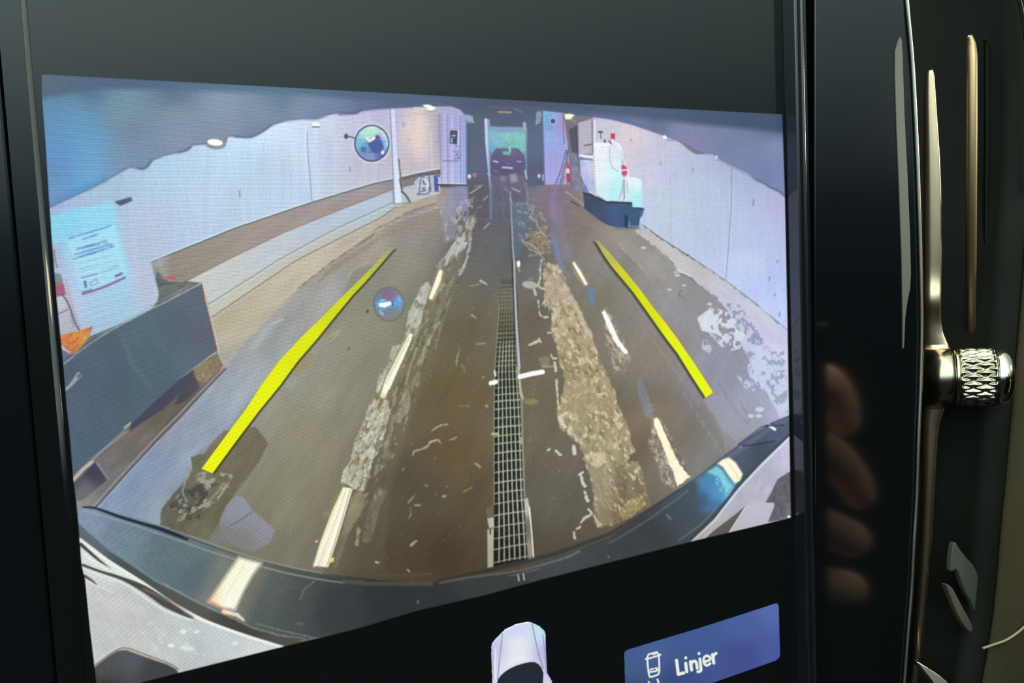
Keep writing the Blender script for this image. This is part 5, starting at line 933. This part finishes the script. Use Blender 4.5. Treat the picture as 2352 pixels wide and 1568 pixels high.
ULO, UHI = -0.004, 0.1385
def grid_parts(v0, v1, step, names, y, parent_of, u0=ULO, u1=UHI):
    nu, nv = int((u1 - u0) / step) + 1, int((v1 - v0) / step) + 1
    U, V = np.meshgrid(u0 + step * np.arange(nu), v0 + step * np.arange(nv))
    px, py = project(U, np.full_like(U, y), V)
    sx, sy = px - X0 - .5, py - Y0 - .5
    ok = (sx > 1) & (sx < CW - 2) & (sy > 1) & (sy < CH - 2)
    ix, iy = np.clip(sx, 0, CW - 2).astype(int), np.clip(sy, 0, CH - 2).astype(int)
    fx, fy = np.clip(sx - ix, 0, 1)[..., None], np.clip(sy - iy, 0, 1)[..., None]
    col = (img[iy, ix] * (1 - fx) + img[iy, ix + 1] * fx) * (1 - fy) + (img[iy + 1, ix] * (1 - fx) + img[iy + 1, ix + 1] * fx) * fy
    colv = lin(col)
    # daylight mirrored in the glass lies over the picture; leave room for it
    veil = lin(np.array([52, 64, 66])) * np.clip(1 - (py - 0) / 430.0, 0, 1)[..., None] * np.clip(1.15 - px / 2600.0, 0, 1)[..., None]
    colv = np.clip(colv - veil * VEIL, 0, 1)
    cx_ = (sx[:-1, :-1] + sx[1:, 1:]) / 2; cy_ = (sy[:-1, :-1] + sy[1:, 1:]) / 2
    cid = rid[np.clip(cy_.astype(int), 0, CH - 1), np.clip(cx_.astype(int), 0, CW - 1)] * (ok[:-1, :-1] & ok[1:, 1:])
    idx = np.arange(nu * nv).reshape(nv, nu)
    q = np.stack([idx[:-1, :-1], idx[:-1, 1:], idx[1:, 1:], idx[1:, :-1]], -1)
    P3 = np.stack([U, np.full_like(U, y), V], -1).reshape(-1, 3); C3 = colv.reshape(-1, 3)
    made = {}
    for nme in names:
        sel = q[cid == region(nme)]
        if not len(sel): continue
        used, inv = np.unique(sel.ravel(), return_inverse=True)
        me = bpy.data.meshes.new(nme)
        nf = len(sel)
        me.vertices.add(len(used)); me.loops.add(nf * 4); me.polygons.add(nf)
        me.vertices.foreach_set('co', P3[used].astype(np.float32).ravel())
        me.loops.foreach_set('vertex_index', inv.astype(np.int32).ravel())
        me.polygons.foreach_set('loop_start', np.arange(0, nf * 4, 4, dtype=np.int32))
        me.polygons.foreach_set('loop_total', np.full(nf, 4, dtype=np.int32))
        me.update(calc_edges=True)
        a = me.attributes.new('shown_colour', 'FLOAT_COLOR', 'POINT')
        a.data.foreach_set('color', np.concatenate([C3[used], np.ones((len(used), 1))], 1).astype(np.float32).ravel())
        me.materials.append(M_LIT)
        o = bpy.data.objects.new(nme, me)
        COL.objects.link(o)
        par = parent_of(nme)
        o.parent = par; o.location = -world_loc(par)
        made[nme] = o
    return made

# which depicted things are counted one by one
def split_region(name, minsize=60):
    m = rid == region(name)
    pts = set(zip(*np.nonzero(m)))
    k = 0; comps = []
    while pts:
        s = pts.pop(); st = [s]; comp = [s]
        while st:
            a, b2 = st.pop()
            for q in ((a + 1, b2), (a - 1, b2), (a, b2 + 1), (a, b2 - 1)):
                if q in pts: pts.remove(q); st.append(q); comp.append(q)
        comps.append(comp)
    comps.sort(key=len, reverse=True)
    names = []
    for comp in comps:
        if len(comp) < minsize:          # a speck: count it to whatever lies beside it
            a = np.array(comp); rid[a[:, 0], a[:, 1]] = rid[a[0, 0], max(0, a[:, 1].min() - 3)]
            continue
        nm = name + '#' + str(k); k += 1
        a = np.array(comp); rid[a[:, 0], a[:, 1]] = region(nm); names.append(nm)
    return names

# ------------------------------------------------------------------ touchscreen
display = empty('touchscreen_display', (0.0685, 0.0, 1.035), 'upright black glass touchscreen showing a reversing camera picture of a wet wash bay', 'touchscreen')

def box(name, x0, x1, y0, y1, z0, z1, mat, parent, bev=0.0, label=None):
    v = [(x, y, z) for x in (x0, x1) for y in (y0, y1) for z in (z0, z1)]
    f = [(0, 1, 3, 2), (4, 6, 7, 5), (0, 4, 5, 1), (2, 3, 7, 6), (0, 2, 6, 4), (1, 5, 7, 3)]
    o = mesh_obj(name, v, f, mat, parent, smooth=False, label=label)
    if bev: bevel(o, bev)
    return o

box('display_glass', -0.0045, 0.1376, 0.0, 0.003, 0.9345, 1.1355, M_GLASS, display)
box('display_housing', -0.0044, 0.1410, 0.003, 0.014, 0.9305, 1.1395, M_VENT, display, 0.002)
box('display_step', 0.1405, 0.1452, 0.0004, 0.006, 0.9305, 1.1395, M_GLASS, display, 0.0003)
# raised double ridge along the right edge, low bead along the left
def ridge(name, prof, mat):
    V, Fc = [], []
    for x_, h in prof:
        V += [(x_, -h, 0.931), (x_, -h, 1.139)]
    for i in range(len(prof) - 1):
        Fc.append((2 * i, 2 * i + 2, 2 * i + 3, 2 * i + 1))
    n_ = len(prof)
    Fc += [tuple(2 * i for i in range(n_))[::-1], tuple(2 * i + 1 for i in range(n_)), (0, 1, 2 * n_ - 1, 2 * n_ - 2)]
    return mesh_obj(name, V, Fc, mat, display, smooth=False)
bevel(ridge('display_rim', [(0.1376, -0.001), (0.1377, 0.0), (0.1381, 0.0027), (0.1383, 0.0029), (0.1386, 0.0027), (0.1391, 0.0021), (0.1394, 0.0021), (0.1397, 0.0029), (0.1399, 0.0031), (0.1402, 0.0031), (0.1405, 0.0028), (0.1409, 0.0010), (0.1413, 0.0), (0.1413, -0.001)], M_RIM), 0.00008, 2)
bead = [(-0.00175, -0.0005)] + [(-0.00135 - 0.00038 * math.cos(a), 0.00010 * math.sin(a)) for a in np.linspace(0, math.pi, 9)] + [(-0.00095, -0.0005)]
for p_ in ridge('glass_bead', bead, M_GLASS).data.polygons: p_.use_smooth = True

picture = bpy.data.objects.new('camera_picture', None)
COL.objects.link(picture); picture.parent = display; picture.location = (0, 0, 0)
picture['label'] = 'camera picture of the wash bay filling the middle of the screen'
button_keys = {'lines_button', 'button_lettering', 'button_icon'}
names_all = list(REGIONS)
cell_names = []
for nme in names_all:
    if nme in ('yellow_guide_line', 'ceiling_light', 'light_reflection', 'red_filler_cap', 'bumper_highlight', 'tunnel_lights', 'own_car_body', 'gate_wall_left'):
        cell_names += split_region(nme, 40)
    else:
        cell_names.append(nme)
VEIL = 0.85
UI = {'car_top_view', 'lines_button', 'button_lettering', 'button_icon', 'clock_digits'}
pic_names = [n_ for n_ in cell_names if n_ not in UI]
grid_parts(1.0150, 1.1006, 0.000104, pic_names, -0.00006, lambda n_: picture)
grid_parts(1.1085, 1.1180, 0.000090, ['clock_digits'], -0.00006, lambda n_: display, 0.115, 0.1368)
grid_parts(0.9800, 1.0150, 0.000090, ['car_top_view'], -0.00006, lambda n_: display, 0.060, 0.085)
btn = grid_parts(0.9600, 1.0060, 0.000095, ['lines_button'], -0.00006, lambda n_: display, 0.088, 0.1368)['lines_button']
btn['label'] = 'blue on-screen button reading Linjer'
grid_parts(0.9600, 1.0060, 0.000095, ['button_lettering', 'button_icon'], -0.00006, lambda n_: btn, 0.088, 0.1368)
for o in list(COL.objects):
    if '#' in o.name: o.name = {'tunnel_lights': 'tunnel_light'}.get(o.name.split('#')[0], o.name.split('#')[0]); 
PART_LABELS = {'convex_mirror': 'round convex mirror on the left wall', 'black_tub': 'black plastic tub under the white tanks', 'drain_grate': 'steel drain grate down the middle of the wet floor',
               'tall_white_tank': 'tall white tank filled with pale blue liquid', 'short_white_tank': 'short white tank behind the tall one', 'lit_notice_board': 'blue-lit notice sheet at the left edge',
               'storage_bin': 'dark blue-grey bin at the left edge', 'orange_funnel': 'orange funnel standing in the bin', 'hanging_ceiling_sheet': 'loose grey-blue ceiling sheeting', 'dark_red_car': 'dark red car in the far doorway',
               'straw_ridge': 'ridge of straw and mud right of the drain', 'grit_ridge': 'pale ridge of wet grit left of the drain', 'mirror_reflection': 'convex mirror seen upside down in the wet floor',
               'bumper_edge': 'dark curved bumper edge along the bottom', 'own_car_body': 'pale bodywork of the car itself', 'steel_post': 'white steel post on the left wall'}
for o in COL.objects:
    if o.name in PART_LABELS: o['label'] = PART_LABELS[o.name]

# ------------------------------------------------------------------ gloss trim beside the screen
def slab(name, outline, y_front, thick, mat, parent, bev=0.0004, label=None):
    """outline: list of points (x, z) ; front face at y_front"""
    bm = bmesh.new()
    fr = [bm.verts.new((x, y_front, z)) for x, z in outline]
    f = bm.faces.new(fr)
    r = bmesh.ops.extrude_face_region(bm, geom=[f])
    for v in r['geom']:
        if isinstance(v, bmesh.types.BMVert): v.co.y += thick
    bmesh.ops.recalc_face_normals(bm, faces=bm.faces)
    me = bpy.data.meshes.new(name); bm.to_mesh(me); bm.free()
    me.materials.append(mat)
    o = bpy.data.objects.new(name, me); COL.objects.link(o)
    if parent is not None: o.parent = parent; o.location = -world_loc(parent)
    if bev: bevel(o, bev, 3)
    if label: o['label'] = label
    return o

chrome_px = [(2072, -160), (2083, 0), (2096, 150), (2105, 320), (2111, 480), (2115, 620), (2117, 760), (2114, 900), (2110, 1000), (2105, 1150), (2099, 1250), (2094, 1350), (2086, 1450), (2077, 1568), (2066, 1700)]
chrome_s = spline(chrome_px, 5)
trim = empty('gloss_trim_panel', tuple(P(1990, 784)), 'glossy black trim strip between the touchscreen and the air vent, edged in chrome', 'trim panel')
lft = [P(1872, y) for y in (-170, 400, 784)] + [P(1871, y) for y in (1200, 1710)]
outline = [(p.x, p.z) for p in lft] + [(P(x - 3, y).x, P(x - 3, y).z) for x, y in chrome_s[::-1]]
slab('trim_face', outline, 0.0, 0.006, M_PIANO, trim, 0.0003)

def sweep(name, centre, radii, mat, parent, seg=12, cap=True, label=None, flat=1.0):
    """tube along points with a radius for each; flat < 1 squashes it along the view axis"""
    c = [Vector(p) for p in centre]; n_ = len(c); V, Fc = [], []
    for i, p in enumerate(c):
        t = (c[min(i + 1, n_ - 1)] - c[max(i - 1, 0)]).normalized()
        a = t.cross(Vector((0, 1, 0))).normalized(); b2 = a.cross(t).normalized()
        r = radii if isinstance(radii, (int, float)) else radii[i]
        for k in range(seg):
            an = 2 * math.pi * k / seg
            V.append(p + a * (r * math.cos(an)) + b2 * (r * flat * math.sin(an)))
    for i in range(n_ - 1):
        for k in range(seg):
            Fc.append((i * seg + k, i * seg + (k + 1) % seg, (i + 1) * seg + (k + 1) % seg, (i + 1) * seg + k))
    if cap: Fc += [tuple(range(seg))[::-1], tuple((n_ - 1) * seg + k for k in range(seg))]
    return mesh_obj(name, V, Fc, mat, parent, label=label)

sweep('chrome_edge', [P(x, y, 0.0004) for x, y in chrome_s], 0.00045, M_EDGE, trim, 10, label='thin polished chrome line')
REFL = [(2066, 84), (2070, 92), (2072, 130), (2076, 260), (2083, 400), (2089, 540), (2091, 630), (2089, 664), (2083, 692), (2078, 730), (2075, 800), (2072, 800), (2072, 720), (2070, 600), (2064, 440), (2058, 300), (2054, 180), (2054, 120), (2060, 98)]
slab('trim_reflection', [(P(x, y).x, P(x, y).z) for x, y in REFL], -0.0002, 0.001, M_TRIM_REFL, trim, 0.0001, 'thin grey strip standing in for a reflection in the trim')  # raised strip shaped and coloured as a reflection in the trim

left_trim = tag(box('side_trim_panel', -0.09, -0.0046, 0.0, 0.006, 0.90, 1.17, M_PIANO, None, 0.0006), 'glossy black trim along the left side of the touchscreen', 'trim panel')

# ------------------------------------------------------------------ air vent with its knurled knob
vent = empty('air_vent', tuple(P(2230, 900, 0)), 'tall black air vent with a chrome control fin and knurled metal knob', 'air vent')
AX = Vector((0.64, -0.768, 0.0)).normalized()       # the way the knob points
NB = Vector((0.768, 0.64, 0.0)).normalized()        # across the fin, away from the driver
B0 = P(2122, 866, -0.011)

def fin_pt(px, py, back=0.0):
    r = ray(px, py)
    t = (B0 - CAM_POS).dot(NB) / r.dot(NB)
    return CAM_POS + r * t + NB * back

fin_rows = [(158, 2132, 2141), (163, 2127, 2146), (175, 2124.5, 2148), (220, 2122.5, 2151), (280, 2122, 2155), (350, 2122, 2160), (420, 2122, 2163), (500, 2122, 2165), (580, 2122, 2165), (640, 2122, 2163.5), (690, 2121, 2162), (720, 2121, 2162), (745, 2120, 2164), (765, 2120, 2168), (785, 2120, 2176), (800, 2120, 2184), (830, 2120, 2184),
            (866, 2120, 2184), (900, 2120, 2183), (925, 2120, 2176), (950, 2120, 2168), (975, 2119, 2160), (1010, 2119, 2155), (1060, 2119, 2152), (1150, 2117, 2147), (1250, 2113, 2142), (1350, 2106, 2134), (1450, 2099, 2124), (1568, 2090, 2110), (1700, 2080, 2096)]
fr = np.array(fin_rows, float)
yy = np.concatenate([np.linspace(158, 180, 6), np.linspace(190, 700, 40), np.linspace(706, 1000, 60), np.linspace(1010, 1700, 40)])
V, Fc = [], []
cols_ = [(0.0, 0.0014), (0.0, 0.0004), (0.10, 0.0), (0.5, -0.0001), (0.86, 0.0), (0.94, 0.00025), (1.0, 0.0009), (0.98, 0.0022)]
for y in yy:
    l, r_ = np.interp(y, fr[:, 0], fr[:, 1]), np.interp(y, fr[:, 0], fr[:, 2])
    h = max(0.0, 1 - ((y - 866) / 66.0) ** 2)
    bulge = -0.0045 * math.sqrt(h) if h > 0 else 0.0
    bulge -= 0.0016 * math.exp(-((y - 690) / 34.0) ** 2) * 0.5
    for f_, bk in cols_:
        V.append(fin_pt(l + (r_ - l) * f_, y, bk + (bulge if bk < 0.0012 else bulge * 0.3)))
nc = len(cols_)
for i in range(len(yy) - 1):
    for k in range(nc - 1):
        Fc.append((i * nc + k, i * nc + k + 1, (i + 1) * nc + k + 1, (i + 1) * nc + k))
    Fc.append((i * nc + nc - 1, i * nc, (i + 1) * nc, (i + 1) * nc + nc - 1))
Fc += [tuple(range(nc)), tuple((len(yy) - 1) * nc + k for k in range(nc))[::-1]]
mesh_obj('control_fin', V, Fc, M_FIN, vent, label='satin chrome control fin')

KC = fin_pt(2186, 866, 0.0)                           # knob axis starts here
ZA = Vector((0, 0, 1)); SIDE = NB

def lathe_pts(prof, seg):
    out = []
    for s_, r_ in prof:
        for k in range(seg):
            an = 2 * math.pi * k / seg
            out.append(KC + AX * s_ + (ZA * math.cos(an) + SIDE * math.sin(an)) * r_)
    return out

def lathe(name, prof, mat, parent, seg=64, label=None):
    V = lathe_pts(prof, seg); Fc = []
    for i in range(len(prof) - 1):
        for k in range(seg):
            Fc.append((i * seg + k, (i + 1) * seg + k, (i + 1) * seg + (k + 1) % seg, i * seg + (k + 1) % seg))
    Fc += [tuple(range(seg)), tuple((len(prof) - 1) * seg + k for k in range(seg))[::-1]]
    return mesh_obj(name, V, Fc, mat, parent, label=label)

knob = bpy.data.objects.new('knob', None); COL.objects.link(knob); knob.parent = vent
knob.location = KC - world_loc(vent); knob['label'] = 'knurled metal knob with a polished domed end'
R0 = 0.0074
lathe('knob_collar', [(-0.0062, R0 * .97), (-0.0006, R0 * .97), (-0.0002, R0 * .93), (0.0001, R0 * .90)], M_CHROME, vent, 72)
lathe('knob_ring', [(0.0002, R0 * .86), (0.0003, R0 * .97), (0.0006, R0 * 1.0), (0.0011, R0 * 1.0), (0.0013, R0 * .96), (0.0015, R0 * .88)], M_CHROME_BRIGHT, knob, 72)
# diamond knurl: a grid whose radius follows two crossing helices
ns, nk = 46, 240
L0, L1 = 0.0014, 0.0096
V, Fc = [], []
for i in range(ns):
    s_ = L0 + (L1 - L0) * i / (ns - 1)
    e_ = min(i, ns - 1 - i) / 4.0
    for k in range(nk):
        an = 2 * math.pi * k / nk
        u_, v_ = (s_ - L0) / (L1 - L0) * 1.5, an / (2 * math.pi) * 22
        a1 = abs(math.sin(math.pi * (v_ + u_))); a2 = abs(math.sin(math.pi * (v_ - u_)))
        h = min(a1, a2) ** .8
        r_ = R0 * (0.985 - 0.115 * min(1, e_) * (1 - h)) if e_ > 0 else R0 * .90
        V.append(KC + AX * s_ + (ZA * math.cos(an) + SIDE * math.sin(an)) * r_)
for i in range(ns - 1):
    for k in range(nk):
        Fc.append((i * nk + k, (i + 1) * nk + k, (i + 1) * nk + (k + 1) % nk, i * nk + (k + 1) % nk))
mesh_obj('knurled_grip', V, Fc, M_CHROME, knob, label='diamond knurled grip')
lathe('domed_end', [(0.0096, R0 * .85), (0.0098, R0 * .93), (0.0102, R0 * .95)] + [(0.0106 + 0.0032 * math.sin(a), R0 * (.36 + .58 * math.cos(a))) for a in np.linspace(0.15, math.pi / 2, 12)] + [(0.01395, R0 * .1)], M_CHROME_BRIGHT, knob, 72, label='polished domed end')

# dark channel behind the fin
right_px = spline([(2358, -170), (2372, 0), (2376, 200), (2368, 400), (2354, 570), (2346, 680), (2336, 800), (2322, 960), (2310, 1100), (2300, 1200), (2290, 1320), (2277, 1440), (2255, 1568), (2232, 1700)], 5)
yr = np.linspace(-165, 1700, 60)
V, Fc = [], []; nt_ = 30
for y in yr:
    xl = np.interp(y, chrome_s[:, 1], chrome_s[:, 0]) + 4; xr = np.interp(y, right_px[:, 1], right_px[:, 0]) - 5
    a, b2 = P(xl, y, -0.0005), P(xr, y, 0.0)
    for k in range(nt_):
        t = k / (nt_ - 1)
        p = a.lerp(b2, t)
        dpt = 0.026 * math.sin(math.pi * min(1, t * 1.0)) ** .6
        V.append((p.x, p.y + dpt, p.z))
for i in range(len(yr) - 1):
    for k in range(nt_ - 1):
        Fc.append((i * nt_ + k, i * nt_ + k + 1, (i + 1) * nt_ + k + 1, (i + 1) * nt_ + k))
hs = mesh_obj('vent_channel', V, Fc, M_VENT, vent)
sm = hs.modifiers.new('wall', 'SOLIDIFY'); sm.thickness = 0.0012; sm.offset = 1
van = [(2226, 40), (2228, 82), (2231, 100), (2232, 130), (2232, 300), (2231, 420), (2230, 600), (2228, 850), (2224, 1000), (2220, 1150)]
vs_ = spline(van, 6)
rr = np.interp(vs_[:, 1], [40, 82, 100, 130, 300, 600, 1150], [.0004, .0006, .0010, .0013, .0013, .0013, .0011])
sweep('air_vane', [P(x, y, -0.012 + 0.010 * (1 - ((y - 260) / 520.0) ** 2)) for x, y in vs_[6:-12]], list(rr[6:-12]), M_BRONZE_REFL_AND_EDGE, vent, 16, label='upright vane coloured like a warm reflection')  # bowed and coloured to imitate a warm reflection in the housing
sweep('air_vane', [P(x + 34, y, -0.009) for x, y in vs_[8:-8]], 0.0006, M_VENT, vent, 12)

def px_slab(name, pts, d, thick, mat, parent, bev=0.0003, curve=0.0, label=None):
    q = [P(x, y, d) for x, y in spline(pts, 3, True)]
    o = slab(name, [(p.x, p.z) for p in q], -d, thick, mat, parent, bev, label)
    zc = sum(p.z for p in q) / len(q); xc = sum(p.x for p in q) / len(q)
    for v in o.data.vertices: v.co.y += curve * (v.co.z - zc) 
    return o

px_slab('vent_reflection', [(2192, 1246), (2206, 1262), (2222, 1282), (2238, 1300), (2250, 1328), (2255, 1350), (2254, 1400), (2246, 1480), (2238, 1560), (2234, 1500), (2240, 1430), (2236, 1392), (2218, 1360), (2204, 1322), (2196, 1308), (2184, 1310)], -0.004, 0.0015, M_VENT_REFL, vent, 0.0004, 0.0, label='grey patch standing in for a reflection in the vent')  # this and the next two patches imitate reflections in glossy vent plastic
px_slab('vent_reflection', [(2174, 1342), (2188, 1350), (2200, 1372), (2214, 1398), (2234, 1436), (2230, 1452), (2212, 1432), (2196, 1402), (2186, 1376)], -0.004, 0.0015, M_VENT_REFL_CREAM, vent, 0.0004, 0.0)
px_slab('vent_reflection', [(2126, 1526), (2146, 1538), (2172, 1562), (2190, 1600), (2160, 1596), (2138, 1556)], -0.004, 0.0015, M_CHROME, vent, 0.0004, 0.45)

# ------------------------------------------------------------------ olive dashboard skin at the far right
dash = empty('dashboard', tuple(P(2320, 1200, 0)), 'olive soft-touch dashboard skin with a stitched seam right of the air vent', 'dashboard')
V, Fc = [], []; nd = 12
for (x, y) in right_px:
    a = P(x, y, 0.0)
    for k in range(nd):
        s_ = k / (nd - 1)
        V.append((a.x + 0.0006 + 0.10 * s_, a.y - 0.0010 + 0.03 * s_ * s_, a.z))
for i in range(len(right_px) - 1):
    for k in range(nd - 1):
        Fc.append((i * nd + k, i * nd + k + 1, (i + 1) * nd + k + 1, (i + 1) * nd + k))
ds = mesh_obj('dash_cover', V, Fc, M_DASH, dash)
sm = ds.modifiers.new('skin', 'SOLIDIFY'); sm.thickness = 0.002; sm.offset = 1
sweep('dash_seam', [P(x, y, 0.0014) for x, y in spline([(2258, 1488), (2282, 1480), (2310, 1470), (2335, 1454), (2356, 1436), (2375, 1418), (2390, 1400)], 5)], 0.00032, M_SEAM, dash, 8, label='pale stitched seam')
sweep('vent_surround', [P(x, y, 0.0012) for x, y in spline([(2322, -60), (2338, -10), (2347, 25), (2354, 70), (2360, 130), (2366, 220), (2366, 320), (2364, 430)], 5)], 0.0005, M_CHROME_BRIGHT, dash, 10, label='thin chrome surround line')

# ------------------------------------------------------------------ hand holding the phone, seen mirrored in the gloss trim
def mir(px, py, t=1.8, dx=0.0):
    """a point that appears at this pixel as a reflection in the plane of the trim"""
    r = ray(px, py); k = -CAM_POS.y / r.y
    p = CAM_POS + r * (k * t)
    return Vector((p.x + dx, -p.y, p.z))

hv, he, hr = [], [], []
def hadd(p, r, prev):
    hv.append(p); hr.append(r)
    if prev is not None: he.append((prev, len(hv) - 1))
    return len(hv) - 1
root = hadd(mir(1680, 1090, 1.86), 0.018, None)
wr = hadd(mir(1560, 1090, 1.90), 0.023, root); hadd(mir(1380, 1050, 1.96), 0.025, wr)
k1 = hadd(mir(1760, 960, 1.84), 0.012, root); k2 = hadd(mir(1775, 1060, 1.84), 0.012, root)
k3 = hadd(mir(1770, 1180, 1.84), 0.012, root); k4 = hadd(mir(1755, 1290, 1.84), 0.011, root)
for kn, chain in ((k1, [(1840, 870, .0085), (1895, 870, .0082), (1926, 910, .0075), (1940, 960, .0066), (1944, 1005, .0050)]),
                  (k2, [(1840, 1000, .0088), (1895, 1035, .0088), (1940, 1075, .0082), (1972, 1125, .0074), (1982, 1165, .0058)]),
                  (k3, [(1840, 1195, .0086), (1900, 1215, .0086), (1950, 1232, .0080), (1982, 1258, .0068)]),
                  (k4, [(1840, 1345, .0080), (1900, 1348, .0080), (1950, 1350, .0074), (1976, 1356, .0062)])):
    pr = kn
    for x, y, r_ in chain: pr = hadd(mir(x, y, 1.8), r_, pr)
t1 = hadd(mir(1680, 800, 1.84), 0.012, root); t2 = hadd(mir(1700, 650, 1.78), 0.010, t1); hadd(mir(1720, 590, 1.70), 0.008, t2)
me = bpy.data.meshes.new('person'); me.from_pydata(hv, he, [])
hand = bpy.data.objects.new('person', me); COL.objects.link(hand)
md = hand.modifiers.new('skin', 'SKIN'); md.use_smooth_shade = True
for i, r_ in enumerate(hr):
    me.skin_vertices[0].data[i].radius = (r_, r_)
    me.skin_vertices[0].data[i].use_root = (i == 0)
sd_ = hand.modifiers.new('smooth', 'SUBSURF'); sd_.levels = 2; sd_.render_levels = 2
me.materials.append(M_SKIN)
tag(hand, 'bare hand with curled fingers holding up a dark phone, mirrored in the gloss trim', 'person')
phone = empty('phone', tuple(mir(1800, 1150, 1.7)), 'dark phone with a gold edge held in the hand, mirrored in the gloss trim', 'phone')
pa, pb_, pc_ = mir(1880, 740, 1.67), mir(1884, 1600, 1.67), mir(1560, 1150, 1.60)
e1 = (pb_ - pa); e2 = (pc_ - (pa + pb_) / 2); e2 -= e1 * e2.dot(e1) / e1.dot(e1); e3 = e1.cross(e2).normalized() * 0.004
v = [pa, pb_, pb_ + e2, pa + e2]; v = v + [q + e3 for q in v]
bevel(mesh_obj('phone_body', v, [(0, 1, 2, 3), (7, 6, 5, 4), (0, 4, 5, 1), (1, 5, 6, 2), (2, 6, 7, 3), (3, 7, 4, 0)], M_PHONE, phone, smooth=False), 0.0015)
sweep('phone_edge', [pa + (pb_ - pa) * t + e3 * .5 for t in np.linspace(0.02, .98, 12)], 0.0013, M_BRONZE_REFL_AND_EDGE, phone, 10, label='gold metal edge')
# the dashboard body all these pieces are set into
box('dash_carrier', -0.09, 0.29, 0.031, 0.045, 0.93, 1.138, M_VENT, dash, 0.001)
